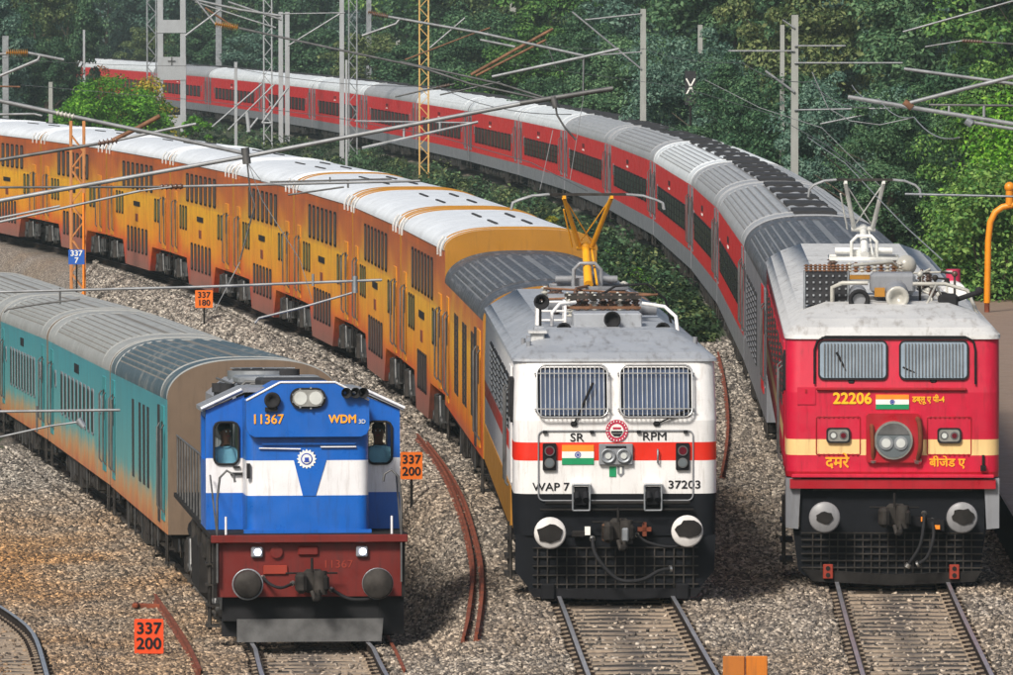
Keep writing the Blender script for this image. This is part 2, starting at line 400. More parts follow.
    def build(s, name, mats, parent=None, loc=None, rot=None, fix=True):
        pc = s.pieces() if parent is not None else None
        if pc:
            first = None
            for fl in sorted(pc, key=len, reverse=True):
                q = MB(); mp = {}
                for fi in fl:
                    for i in s.f[fi]:
                        if i not in mp: mp[i] = len(q.v); q.v.append(s.v[i])
                    q.f.append(tuple(mp[i] for i in s.f[fi])); q.mi.append(s.mi[fi]); q.sm.append(s.sm[fi])
                o = q._build(name, mats, parent, loc, rot, fix); first = first or o
            return first
        return s._build(name, mats, parent, loc, rot, fix)
    def _build(s, name, mats, parent=None, loc=None, rot=None, fix=True):
        me = bpy.data.meshes.new(name); me.from_pydata(s.v, [], s.f)
        for m in (mats if isinstance(mats, (list, tuple)) else [mats]): me.materials.append(M[m] if isinstance(m, str) else m)
        me.polygons.foreach_set('material_index', s.mi); me.polygons.foreach_set('use_smooth', s.sm)
        me.validate(); me.update()
        if fix:
            import bmesh
            bm = bmesh.new(); bm.from_mesh(me); bmesh.ops.recalc_face_normals(bm, faces=bm.faces); bm.to_mesh(me); bm.free()
        return link(name, me, parent, loc, rot)
def link(name, data, parent=None, loc=None, rot=None):
    o = bpy.data.objects.new(name, data); col.objects.link(o)
    if parent: o.parent = parent
    if loc is not None: o.location = loc
    if rot is not None: o.rotation_euler = rot
    return o
def tag(o, label=None, cat=None, group=None, kind=None):
    if label: o['label'] = label
    if cat: o['category'] = cat
    if group: o['group'] = group
    if kind: o['kind'] = kind
    return o
def thing(name, label, cat, loc, rot=(0, 0, 0), group=None):
    o = link(name, None, None, loc, rot); o.empty_display_size = .3
    return tag(o, label, cat, group)
def rrect(cx, cz, w, h, r, n=5):
    out = []
    for (sx, sz, a0) in ((1, 1, 0), (-1, 1, 90), (-1, -1, 180), (1, -1, 270)):
        for i in range(n + 1):
            a = R(a0 + 90 * i / n); out.append((cx + sx * (w / 2 - r) + r * math.cos(a), cz + sz * (h / 2 - r) + r * math.sin(a)))
    return out
def text(s, size, loc, mat, parent, name='lettering', rot=(R(90), 0, 0), bold=.0, width=1.0, ext=.004):
    cu = bpy.data.curves.new(name, 'FONT'); cu.body = s; cu.size = size; cu.align_x = 'CENTER'; cu.align_y = 'CENTER'
    cu.extrude = ext; cu.resolution_u = 3
    t = bpy.data.objects.new(name, cu); col.objects.link(t)
    bpy.context.view_layer.update()
    me = bpy.data.meshes.new_from_object(t.evaluated_get(bpy.context.evaluated_depsgraph_get()))
    bpy.data.objects.remove(t); bpy.data.curves.remove(cu)
    if bold > 0:
        vs = [tuple(v.co) for v in me.vertices]; fs = [tuple(p.vertices) for p in me.polygons]; V = []; Fs = []
        for k, (dx, dy) in enumerate(((-bold, 0), (bold, 0), (0, -bold), (0, bold))):
            b0 = len(V); V += [(x + dx, y + dy, z + .0006 * k) for x, y, z in vs]; Fs += [tuple(b0 + i for i in f) for f in fs]
        me = bpy.data.meshes.new(name); me.from_pydata(V, [], Fs); me.update()
    me.materials.clear(); me.materials.append(M[mat])
    o = link(name, me, parent, loc, rot); o.scale = (width, 1, 1)
    return o

# ------------------------------------------------------------------ picture -> place
cp, sp_ = math.cos(PITCH), math.sin(PITCH)
def ray(px, py):
    a, b = (px - 506.5) / F, (337.5 - py) / F
    return Vector((a, cp + b * sp_, -sp_ + b * cp))
def at_s(px, s): return ((px - 506.5) / s, F / s)                 # plan position from picture column and scale
def pt(px, py, s): return Vector((0, 0, CH)) + ray(px, py) * (F / s)
DROP = [(0, 0), (60, .0), (80, .15), (92, .42), (100, .78), (114, 1.4), (135, 2.1), (155, 2.45), (176, 3.0), (220, 3.4), (5000, 3.6)]
def drop(Y):
    for (a, u), (b, v) in zip(DROP, DROP[1:]):
        if Y <= b: return u + (v - u) * (Y - a) / (b - a)
    return 3.6

def centers(lefts, hw):
    P = [Vector(at_s(x, s)) for x, s in lefts]; out = []
    for i, p in enumerate(P):
        d = (P[min(i + 1, len(P) - 1)] - P[max(i - 1, 0)]).normalized()
        out.append(p + Vector((d.y, -d.x)) * hw)
    return out
MID = [(514, 68), (484, 58), (445, 50.8), (400, 46), (352, 41.6), (293, 38.0), (232.5, 34.9), (169.5, 32.2), (105.6, 29.9), (40, 28.0), (-25, 26.4), (-90, 25)]
RIG = [(786, 66.4), (767, 51.5), (744, 43.8), (717, 36.8), (691, 32.6), (653, 28.4), (608, 25.2), (564, 22.8), (518, 21.0), (468, 19.3), (416, 17.8), (364, 16.4), (312, 15.2), (262, 14.2), (208, 13.2), (154, 12.35), (95, 11.5), (30, 10.8)]
BLU = [(206, 69.5), (168, 57.), (110, 48.), (47, 42.), (0, 37.2), (-60, 33.5)]
midC = centers(MID, 1.5); rigC = centers(RIG, 1.6); bluC = centers(BLU, 1.5)
bluC[0] = Vector(at_s(309, 69.5)); midC[0] = Vector(at_s(616, 68)); rigC[0] = Vector(at_s(893.5, 66.4))
midT = [Vector((2.35, 68)), Vector((1.86, 86))] + midC
rigT = [Vector((5.1, 68)), Vector((5.52, 86))] + rigC
bluT = [Vector((-1.2, 68)), Vector((-2.5, 88))] + bluC
lefT = [Vector((-4.9, 62)), Vector((-7.15, 88.5)), Vector((-8.95, 104)), Vector((-14, 132)), Vector((-24, 175))]
farT = [Vector((9.3, 66)), Vector((9.4, 104)), Vector((10.6, 140)), Vector((12, 180))]
def smooth(P, k=6):
    out = []
    for i in range(len(P) - 1):
        p0 = P[max(i - 1, 0)]; p1 = P[i]; p2 = P[i + 1]; p3 = P[min(i + 2, len(P) - 1)]
        for j in range(k):
            t = j / k
            out.append(.5 * ((2 * p1) + (p2 - p0) * t + (2 * p0 - 5 * p1 + 4 * p2 - p3) * t * t + (3 * p1 - p0 - 3 * p2 + p3) * t ** 3))
    return out + [P[-1]]
TR = {k: smooth(v) for k, v in dict(mid=midT, rig=rigT, blu=bluT, lef=lefT, far=farT).items()}
def xat(T, Y):
    for a, b in zip(T, T[1:]):
        if (a.y - Y) * (b.y - Y) <= 0 and a.y != b.y: return a.x + (b.x - a.x) * (Y - a.y) / (b.y - a.y)
    e = (T[0], T[1]) if Y < T[0].y else (T[-2], T[-1])
    return e[0].x + (e[1].x - e[0].x) * (Y - e[0].y) / (e[1].y - e[0].y)
def sstep(a, b, x):
    t = max(0, min(1, (x - a) / (b - a))); return t * t * (3 - 2 * t)
def gz(X, Y):
    xb, xm = xat(TR['blu'], Y), xat(TR['mid'], Y)
    a = min(xb + 2.0, xm - 3.2); b = xm - 2.0
    f = 1 - sstep(a, b, X)
    return -drop(Y) * f
def gp(px, py):
    r = ray(px, py); z = 0.0
    for _ in range(30):
        t = (z - CH) / r.z; P = Vector((0, 0, CH)) + r * t; z += .6 * (gz(P.x, P.y) - z)
    return Vector((P.x, P.y, gz(P.x, P.y)))

# ------------------------------------------------------------------ ground sheet
def build_ground():
    rows = [30, 45] + [60 * (1000 / 60) ** (i / 270) for i in range(271)] + [1300, 2000, 4000, 8000]
    NC = 170; V = []; A = []; OL = []
    for Y in rows:
        hwid = .085 * Y + 14
        xm, xr, xb, xl = (xat(TR[k], Y) for k in ('mid', 'rig', 'blu', 'lef'))
        for j in range(NC + 5):
            if j < 2: X = -hwid - (3000, 300)[j]
            elif j > NC + 2: X = hwid + (300, 3000)[j - NC - 3]
            else: X = -hwid + 2 * hwid * (j - 2) / NC
            d = min(abs(X - x) for x in ((xm, xr) if Y > 250 else (xm, xr, xb, xl, xat(TR['far'], Y))))
            b = 1.0 if d < (1.2 if Y > 170 else 3.3) else 0.0
            if Y < 165 and xl - 6 < X < xr + 4: b = 1.0
            if Y > 100 and xb + 2.5 < X < xm and Y < 300: b = 1.0
            if Y > 520: b = 0.0
            z = gz(X, Y) - (0.0 if b else .18)
            z += .02 * math.sin(X * 3.1 + Y) * math.cos(Y * 1.7)
            V.append((X, Y, z)); A.append(b); OL.append(1.0 if d < 1.0 else (.35 if d < 1.5 else 0.0))
    n = NC + 5
    Fc = [(i * n + j, i * n + j + 1, (i + 1) * n + j + 1, (i + 1) * n + j) for i in range(len(rows) - 1) for j in range(n - 1)]
    me = bpy.data.meshes.new('ground'); me.from_pydata(V, [], Fc)
    at = me.attributes.new('ballast', 'FLOAT', 'POINT'); at.data.foreach_set('value', A); a2 = me.attributes.new('oil', 'FLOAT', 'POINT'); a2.data.foreach_set('value', OL)
    me.polygons.foreach_set('use_smooth', [True] * len(Fc)); me.materials.append(M['ground'])
    tag(link('ground', me), kind='structure')
build_ground()

# loose ballast stones near the locomotives
def build_ballast():
    cand = []
    n = 520000
    Ys = 84 + (rng.random(n) ** 1.25) * 88; U = rng.random(n)
    xm = np.interp(Ys, [p.y for p in TR['mid']], [p.x for p in TR['mid']]); xr = np.interp(Ys, [p.y for p in TR['rig']], [p.x for p in TR['rig']])
    xb = np.interp(Ys, [p.y for p in TR['blu']], [p.x for p in TR['blu']]); xl = np.interp(Ys, [p.y for p in TR['lef']], [p.x for p in TR['lef']])
    X0 = np.maximum(-.081 * Ys, -40); X1 = .081 * Ys
    Xs = X0 + (X1 - X0) * U
    xf = np.interp(Ys, [p.y for p in TR['far']], [p.x for p in TR['far']])
    keep = (Xs < xr + 3.4)
    for xx, y0 in ((xm, 99), (xr, 101), (xb, 97)):
        keep &= ~((abs(Xs - xx) < 1.15) & (Ys > y0))
    for xx in (xm, xr, xb, xl):
        keep &= ~((abs(abs(Xs - xx) - .838) < .11))
        keep &= ~((abs(Xs - xx) < .98) & (rng.random(n) < .93)); keep &= ~((abs(Xs - xx) < 1.3) & (rng.random(n) < .25))
    keep &= (Ys < 135) | (rng.random(n) < .7)
    Xs, Ys = Xs[keep], Ys[keep]
    Y2 = 168 + 170 * rng.random(110000) ** 1.3; a = np.interp(Y2, [p.y for p in TR['blu']], [p.x for p in TR['blu']]) + 1.5; b = np.interp(Y2, [p.y for p in TR['mid']], [p.x for p in TR['mid']]) - 1.5
    a = np.maximum(a, -.085 * Y2); ok = b > a; X2 = (a + (b - a) * rng.random(110000))[ok]; Y2 = Y2[ok]
    Xs = np.concatenate([Xs, X2]); Ys = np.concatenate([Ys, Y2]); n = len(Xs)
    Z = np.array([gz(x, y) for x, y in zip(Xs, Ys)])
    for T in ('mid', 'rig', 'blu', 'lef'):
        xx = np.interp(Ys, [p.y for p in TR[T]], [p.x for p in TR[T]]); dd = abs(Xs - xx); Z = Z + np.where((dd > .96) & (dd < 1.62), .075, 0)
    base = np.array([[1, 1, .8], [-1, 1, .7], [-1, -1, .75], [1, -1, .7], [1.1, .9, -.7], [-.9, 1.1, -.7], [-1.1, -1, -.7], [.9, -1, -.7]])
    fc = np.array([[0, 1, 2, 3], [7, 6, 5, 4], [0, 4, 5, 1], [1, 5, 6, 2], [2, 6, 7, 3], [3, 7, 4, 0]])
    sz = (.011 + .018 * rng.random(n) ** 1.5) * (1 + np.minimum(Ys - 84, 90) * .007)
    ang = rng.random(n) * 6.28; tl = (rng.random((n, 2)) - .5) * 1.2
    P = base[None] * (.75 + .5 * rng.random((n, 8, 3))) * sz[:, None, None]
    c, s = np.cos(ang)[:, None], np.sin(ang)[:, None]
    x = P[..., 0] * c - P[..., 1] * s; y = P[..., 0] * s + P[..., 1] * c; z = P[..., 2] + x * tl[:, :1] + y * tl[:, 1:]
    W = np.stack([x + Xs[:, None], y + Ys[:, None], z + Z[:, None] + sz[:, None] * .35], -1).reshape(-1, 3)
    me = bpy.data.meshes.new('ballast')
    me.vertices.add(n * 8); me.vertices.foreach_set('co', W.ravel())
    L = (fc[None] + (np.arange(n) * 8)[:, None, None]).reshape(-1)
    me.loops.add(len(L)); me.loops.foreach_set('vertex_index', L.astype(np.int32))
    me.polygons.add(n * 6); me.polygons.foreach_set('loop_start', np.arange(n * 6, dtype=np.int32) * 4)
    me.update(); me.validate(); me.materials.append(M['stone'])
    tag(link('ballast', me), 'loose grey and tan crushed stone ballast between the tracks', 'ballast', kind='stuff')
build_ballast()

# ------------------------------------------------------------------ tracks
RAILP = [(-.030, .17), (.030, .17), (.036, .160), (.010, .12), (.010, .03), (.07, .018), (.07, 0), (-.07, 0), (-.07, .018), (-.010, .03), (-.010, .12), (-.036, .160)]
def rail_mesh(path, off, prof=RAILP, lift=.0):
    b = MB(); P = [Vector(p) for p in path]; rings = []; n = len(prof)
    for i, p in enumerate(P):
        d = (P[min(i + 1, len(P) - 1)] - P[max(i - 1, 0)]); d.z = 0; d.normalize(); nrm = Vector((d.y, -d.x, 0))
        rings.append([p + nrm * (off + u) + Vector((0, 0, v + lift)) for u, v in prof])
    vs = [v for g in rings for v in g]
    for i in range(len(P) - 1):
        for k in range(n):
            b.f.append((i * n + k, i * n + (k + 1) % n, (i + 1) * n + (k + 1) % n, (i + 1) * n + k)); b.mi.append(1 if k in (0,) else 0); b.sm.append(False)
    b.v = [tuple(v) for v in vs]
    b.f.append(tuple(range(n))); b.mi.append(0); b.sm.append(False)
    b.f.append(tuple(len(b.v) - n + i for i in range(n))); b.mi.append(0); b.sm.append(False)
    return b
SLP = None
def sleeper_mesh():
    b = MB(); b.prism([(-.13, -.12), (.13, -.12), (.10, .02), (-.10, .02)], -1.37, 1.37, 'x')
    for sx in (-.838, .838):
        b.box((sx, 0, .035), (.3, .16, .03)); b.box((sx - .11, 0, .06), (.05, .09, .04), 1); b.box((sx + .11, 0, .06), (.05, .09, .04), 1)
    o = b.build('sleeper', ['sleeper', 'railside']); me = o.data; bpy.data.objects.remove(o); return me
SLP = sleeper_mesh()
def track(key, y0, y1, s0, s1, label):
    T = [p for p in TR[key]]
    path = []
    Y = y0
    while Y <= y1:
        X = xat(T, Y); path.append((X, Y, gz(X, Y))); Y += 2.0 if Y < 130 else 5.0
    root = thing('railway_track', None, None, (0, 0, 0)); root['kind'] = 'structure'
    for off in (-.838, .838):
        rail_mesh(path, off, lift=.012).build('rail', ['railside', 'railtop'], root, fix=True)
    Y = s0; k = 0
    while Y < s1 and k < 98:
        X = xat(T, Y); X2 = xat(T, Y + .5)
        o = link('sleeper', SLP, root, (X, Y, gz(X, Y) - .002), (0, 0, math.atan2(-(X2 - X), .5))); Y += .60; k += 1
    return root
track('mid', 78, 330, 85, 102, 'track under the white locomotive')
track('rig', 78, 560, 85, 104, 'track under the red locomotive')
track('blu', 78, 195, 86, 100, 'track under the blue locomotive')
track('lef', 78, 170, 86, 118, 'track at the lower left')

# ------------------------------------------------------------------ vehicle frame
def place(c0, c1, blue=False, gap=.5, dz0=0.0):
    d = c1 - c0; L = d.length - gap; u = d.normalized(); a = c0; b = c0 + u * L
    z0 = -drop(a.y) if blue else 0.0; z1 = -drop(b.y) if blue else 0.0
    m = (a + b) / 2
    return Vector((m.x, m.y, (z0 + z1) / 2 + .05)), (math.atan2(z1 - z0, L), 0, math.atan2(-u.x, u.y)), L

def wheel_set(b, y, r=.46, hw=.84, m=0):
    pass
WH = None
def wheel_mesh():
    b = MB(); b.lathe([(0, -.06), (.42, -.06), (.46, -.04), (.46, .05), (.38, .06), (.34, .02), (.14, .02), (.12, .10), (0, .10)], (0, 0, 0), (-1, 0, 0), 20)
    o = b.build('wheel', 'darkiron'); me = o.data; bpy.data.objects.remove(o); return me
WH = wheel_mesh()
BG = {}
def bogie(parent, y, wb=2.6, n=2, hw=1.0, key='coach'):
    if key not in BG:
        b = MB(); L = wb + 1.3
        for sx in (-1, 1):
            b.prism([(-L / 2, .62), (L / 2, .62), (L / 2, .78), (wb * .3, .80), (wb * .18, .55), (-wb * .18, .55), (-wb * .3, .80), (-L / 2, .78)], sx * hw - .08, sx * hw + .08, 'x')
            for k in range(n):
                yy = -wb / 2 + wb * k / (n - 1)
                b.box((sx * (hw + .06), yy, .5), (.2, .32, .3), 0, None, .03); b.cyl((sx * (hw + .1), yy, .5), (sx * (hw + .2), yy, .5), .12, 10, 2)
                for q in (-.26, .26):
                    b.cyl((sx * (hw + .06), yy + q, .5), (sx * (hw + .06), yy + q, .92), .10, 8, 2)
            b.cyl((sx * (hw + .12), 0, .42), (sx * (hw + .12), 0, .95), .13, 10, 1)
            b.cyl((sx * (hw + .15), -.5, .45), (sx * (hw + .15), -.35, .98), .045, 8, 2)
            b.cyl((sx * (hw + .15), .5, .45), (sx * (hw + .15), .35, .98), .045, 8, 2)
        b.box((0, 0, .7), (2 * hw, .5, .25)); 
        o = b.build('bogie', ['darkiron', 'grime', 'bogiesteel']); BG[key] = o.data; bpy.data.objects.remove(o)
    g = link('bogie', BG[key], parent, (0, y, .05))
    for k in range(n):
        for sx in (-1, 1):
            link('wheel', WH, g, (sx * .84, -wb / 2 + wb * k / (n - 1), .46 + .12), (0, 0, 0 if sx < 0 else math.pi))
    return g

def roof_profile(hw, ze, zt, n, ribs=0.0, pw=.72, pz=.95):
    out = []
    for i in range(n + 1):
        t = math.pi * i / n; c, s_ = math.cos(t), math.sin(t)
        r = (ribs if (i % 4) in (1, 2) and .12 < i / n < .88 else 0.0)
        x = -math.copysign(abs(c) ** pw, c) * hw; z = ze + (zt - ze) * (abs(s_) ** pz) + r
        out.append((x, z))
    return out
def roof_mesh(b, L, hw, ze, zt, n, rib, ends=1.1, m=0, mend=1, pw=.72, arcs=True, mg=None):
    smo = roof_profile(hw, ze, zt, n, 0, pw); rb = roof_profile(hw, ze, zt, n, rib, pw)
    st = [(-L / 2, smo), (-L / 2 + ends, smo), (-L / 2 + ends + .04, rb), (0, rb), (L / 2 - ends - .04, rb), (L / 2 - ends, smo), (L / 2, smo)]
    k = n + 1; vs = [(x, y, z) for y, pr in st for x, z in pr]
    b.add(vs, [(i * k + j, i * k + j + 1, (i + 1) * k + j + 1, (i + 1) * k + j) for i in range(len(st) - 1) for j in range(n)], m, rib == 0)
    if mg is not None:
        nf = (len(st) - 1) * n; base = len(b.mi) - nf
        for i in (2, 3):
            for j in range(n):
                if j % 4 == 3 and .10 < j / n < .9: b.mi[base + i * n + j] = mg  # groove faces take a tone of their own so the ribs stand out
    for y in (-L / 2, L / 2):
        b.add([(x, y, z) for x, z in smo], [tuple(range(k))], mend)
    if arcs:
        for y in (-L / 2 + .12, -L / 2 + ends - .15, L / 2 - ends + .15, L / 2 - .12):
            a = [(x * 1.004, y - .04, z + .022) for x, z in smo]; c = [(x * 1.004, y + .04, z + .022) for x, z in smo]
            a0 = [(x, y - .06, z - .005) for x, z in smo]; c0 = [(x, y + .06, z - .005) for x, z in smo]
            b.add(a0 + a + c + c0, [(q * k + j, q * k + j + 1, (q + 1) * k + j + 1, (q + 1) * k + j) for q in range(3) for j in range(n)], 2, True)

WIN = {}
def window_data(key, wy, wz, frame, pane, bars=0, r=.06):
    """window in the y-z plane on the left side of a coach, facing -x"""
    if key not in WIN:
        b = MB(); b.prism(rrect(0, 0, wy, wz, r, 3), -.012, .02, 'x', 0)
        b.prism(rrect(0, 0, wy - .12, wz - .12, r * .8, 3), -.016, -.004, 'x', 1)
        for i in range(bars):
            z = -wz / 2 + .06 + (wz - .12) * (i + 1) / (bars + 1)
            b.box((-.022, 0, z), (.014, wy - .1, .02), 0)
        o = b.build('window', [frame, pane]); WIN[key] = o.data; bpy.data.objects.remove(o)
    return WIN[key]
DOOR = {}
def door_data(key, dy, dz, mat):
    if key not in DOOR:
        b = MB(); b.box((0, 0, 0), (.03, dy, dz), 0, None, .01)
        b.prism(rrect(0, dz * .2, dy * .5, dz * .32, .05, 3), -.022, -.010, 'x', 1)
        for s_ in (-1, 1): b.tube([(-.02, s_ * dy * .62, -dz * .42), (-.07, s_ * dy * .62, -dz * .38), (-.07, s_ * dy * .62, dz * .30), (-.02, s_ * dy * .62, dz * .34)], .02, 6, 2)
        o = b.build('door', [mat, 'glass', 'darktube']); DOOR[key] = o.data; bpy.data.objects.remove(o)
    return DOOR[key]

def underframe(parent, L, hw, z1=.95, seed=0, white=False):
    rr = random.Random(seed); b = MB()
    b.box((0, 0, z1 - .05), (hw * 1.9, L - .3, .16))
    y = -L / 2 + 4.6
    while y < L / 2 - 4.6:
        l = rr.uniform(.5, 1.3); h = rr.uniform(.3, .6); k = rr.random()
        for sx in (-1, 1):
            if k < .65: b.box((sx * (hw - .35), y + l / 2, z1 - .08 - h / 2), (.55, l, h), 1, None, .03)
            else: b.cyl((sx * (hw - .3), y, z1 - .35), (sx * (hw - .3), y + l, z1 - .35), .2, 10, 1)
            b.cyl((sx * (hw - .08), y - .1, z1), (sx * (hw - .08), y - .1, rr.uniform(.3, .6)), .018, 6, 2 if rr.random() < .3 else 1)
        y += l + rr.uniform(.2, .5)
    for s_ in (-1, 1):
        for sx in (-1, 1):
            for q in (.55, 1.0):
                b.cyl((sx * (hw - .03), s_ * (L / 2 - q), z1 + .1), (sx * (hw - .03), s_ * (L / 2 - q), .35), .02, 6, 1)
            for zz in (.4, .65): b.box((sx * (hw - .08), s_ * (L / 2 - .77), zz), (.16, .45, .03), 1)
    return b.build('underframe', ['darkiron', 'grime', 'bogiesteel'], parent)
def bellows(parent, L, z0, z1, w, gap):
    b = MB()
    for i in range(5):
        y = L / 2 + gap * (i + .5) / 5
        b.prism(rrect(0, (z0 + z1) / 2, w - .08 * (i % 2), z1 - z0 - .08 * (i % 2), .12, 3), y - gap / 10, y + gap / 10 - .004, 'y')
    return b.build('gangway', 'rubber', parent)

ORD = ['first', 'second', 'third', 'fourth', 'fifth', 'sixth', 'seventh', 'eighth', 'ninth', 'tenth', 'eleventh', 'twelfth', 'thirteenth', 'fourteenth', 'fifteenth', 'sixteenth', 'seventeenth']

def red_coach(c0, c1, idx):
    loc, rot, L = place(c0, c1, gap=.55)
    name = 'passenger_coach' if idx else 'generator_car'
    rf = 'darkroof' if idx == 0 else ('silverroof' if idx in (1, 2, 4, 5, 9, 13) else 'lightroof')
    lab = 'grey and red generator car with sooty ribbed roof right behind the red locomotive' if idx == 0 else \
        ORD[idx - 1] + ' red and grey passenger coach behind the sooty roofed generator car'
    t = thing(name, lab, 'railway coach', loc, rot, None if idx == 0 else 'red and grey coaches of the right train')
    hw = 1.6; zs = 1.26; zb = .72; ze = 3.3
    b = MB(); e = .14
    def band(z0, z1, y0, y1, m): b.prism([(y0, z0), (y1, z0), (y1, z1), (y0, z1)], -hw, hw, 'x', m)
    red = 1 if idx else 0
    band(zb, zs, -L / 2, L / 2, 0); band(zs, ze, -L / 2 + e, L / 2 - e, red); band(zs, ze, -L / 2, -L / 2 + e, 0); band(zs, ze, L / 2 - e, L / 2, 0)
    if idx == 0:
        b.box((-hw - .004, -L / 2 + 3.2, 2.2), (.02, 2.2, 2.1), 1)
    b.build('body', ['coachgrey', 'coachred'], t)
    r = MB(); n = 88 if idx < 4 else 64
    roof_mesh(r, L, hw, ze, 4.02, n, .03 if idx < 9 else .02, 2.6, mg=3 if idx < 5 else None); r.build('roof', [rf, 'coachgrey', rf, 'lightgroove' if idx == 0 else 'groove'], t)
    if idx > 0:
        # black raised bars along the crown of the roof, tied by a narrow strip
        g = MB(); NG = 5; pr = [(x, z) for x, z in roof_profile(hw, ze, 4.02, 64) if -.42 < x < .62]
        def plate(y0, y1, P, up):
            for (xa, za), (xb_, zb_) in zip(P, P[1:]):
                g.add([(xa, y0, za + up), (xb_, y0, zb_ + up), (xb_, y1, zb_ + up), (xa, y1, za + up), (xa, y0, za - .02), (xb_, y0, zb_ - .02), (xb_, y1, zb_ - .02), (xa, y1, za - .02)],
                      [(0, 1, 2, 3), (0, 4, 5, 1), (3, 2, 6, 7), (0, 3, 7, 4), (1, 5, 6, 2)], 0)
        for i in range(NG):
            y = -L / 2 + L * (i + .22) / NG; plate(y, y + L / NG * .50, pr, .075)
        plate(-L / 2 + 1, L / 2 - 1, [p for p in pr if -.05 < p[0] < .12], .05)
        g.build('roof_bars', 'soot', t)
    nw = 11; y0, y1 = -L * .37, L * .37
    if idx:
        wl = (y1 - y0) / nw
        wd = window_data('red%.2f%d' % (wl, idx < 7), wl * .78, .80, 'black', 'glass', 2 if idx < 7 else 0)
        for i in range(nw): link('window', wd, t, (-hw - .012, y0 + wl * (i + .5), 2.18))
        wd2 = window_data('toilet', .45, .45, 'coachgrey', 'glass', 0)
        for s_ in (-1, 1): link('window', wd2, t, (-hw - .002, s_ * L * .385, 2.4))
        p = MB()
        for q in (-.18, .06): p.box((-hw - .008, L * .05 + q * 3, 2.92), (.02, .34, .16), 0)
        p.box((-hw - .008, L * .05, 2.74), (.02, .9, .06), 1); p.build('name_board', ['textblack', 'textwhite'], t)
    else:
        for i, y in enumerate([L * q for q in (-.08, .02, .12, .22, .32)]):
            lv = MB(); lv.box((-hw - .004, y, 2.1), (.03, 1.2, 1.5), 0)
            for k in range(12): lv.box((-hw - .022, y, 1.42 + k * .12), (.03, 1.1, .035), 1)
            lv.build('louvre', ['soot', 'coachgrey'], t)
    dd = door_data('red', .85, 1.95, 'coachred' if idx else 'coachgrey')
    for s_ in (-1, 1): link('door', dd, t, (-hw - .006, s_ * (L / 2 - 1.25), 2.3))
    underframe(t, L, hw, .8, idx); 
    for s_ in (-1, 1): bogie(t, s_ * (L / 2 - 3.2))
    bellows(t, L, 1.0, 3.5, 1.9, .5)
    return t

def dd_coach(c0, c1, idx):
    loc, rot, L = place(c0, c1, gap=.42)
    t = thing('double_deck_coach', ORD[idx] + ' orange and yellow double-deck coach behind the yellow generator car', 'railway coach', loc, rot, 'orange double-deck coaches of the middle train')
    hw = 1.5; ze = 4.0
    b = MB(); a = L / 2; k1 = a - 4.1; k2 = a - 4.7
    b.prism([(-a, 1.15), (-k1, 1.15), (-k2, .38), (k2, .38), (k1, 1.15), (a, 1.15), (a, ze), (-a, ze)], -hw, hw, 'x', 0)
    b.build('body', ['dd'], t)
    e = MB(); e.prism([(-hw, 1.15), (hw, 1.15), (hw, ze), (-hw, ze)], -a - .012, -a - .002, 'y'); e.build('end_wall', 'ochre', t)
    r = MB(); roof_mesh(r, L, hw + .02, ze, 4.42, 32, 0, 1.0, 0, 1, .6)
    for y in (-L * .2, L * .12):
        for dx in (-.35, .35): r.box((.1 + dx, y, 4.43), (.05, 2.2, .035), 3)
    r.build('roof', ['ddroof', 'ochre', 'ddroof', 'soot'] if idx not in (0, 1, 2) else ['ddroof', 'ochre', 'ochre', 'soot'], t)
    g = MB()
    for s_ in (-1, 1):
        for q in (.35, 1.15):
            y = s_ * (a - q); g.tube([(-1.44, y, 4.24), (-1.52, y, 4.14), (-1.56, y, 4.02), (-1.56, y, 3.88)], .028, 6)
    g.build('rain_pipe', 'whiteroof', t)
    n = 7; w0 = -L * .26; w1 = L * .25; wl = (w1 - w0) / n
    wu = window_data('ddu%.2f' % wl, wl * .58, .86, 'rubber', 'plum', 0, .1)
    for i in range(n): link('window', wu, t, (-hw - .004, w0 + wl * (i + .5), 3.3))
    wlw = window_data('ddl', .50, .82, 'rubber', 'plum', 0, .1); n2 = 6; v0 = -(k2 - .35); v1 = k2 - .35; vl = (v1 - v0) / n2
    for i in range(n2): link('window', wlw if vl > .7 else window_data('dds%.2f' % vl, vl * .58, .82, 'rubber', 'plum', 0, .08), t, (-hw - .004, v0 + vl * (i + .5), 1.25))
    wm = window_data('ddm', .42, .74, 'rubber', 'olive', 0, .08)
    for y in (-a + 2.6, -a + 3.3, a - 3.3, a - 2.6, a - 4.0): link('window', wm, t, (-hw - .004, y, 2.35))
    dd = door_data('dd', .8, 1.9, M['dddoor'])
    for s_ in (-1, 1): link('door', dd, t, (-hw - .006, s_ * (a - 1.3), 2.15))
    p = MB(); p.box((-hw - .008, .1, 2.42), (.02, 1.5, .15), 0); p.box((-hw - .008, .1, 1.98), (.02, .55, .24), 1); p.build('name_board', ['textblack', 'rust'], t)
    for s_ in (-1, 1): bogie(t, s_ * (a - 2.05), 2.0, 2, 1.32, 'dd')
    u = MB()
    for s_ in (-1, 1):
        for sx in (-1, 1):
            for q in (.25, .6): u.cyl((sx * 1.45, s_ * (a - q), 1.2), (sx * 1.45, s_ * (a - q), .6), .016, 6, 0)
        u.box((0, s_ * (a - 1.6), 1.08), (2.7, 3.1, .14), 0)
    u.build('underframe', ['darkiron', 'steel'], t)
    bellows(t, L, 1.2, 3.6, 1.7, .38)
    return t

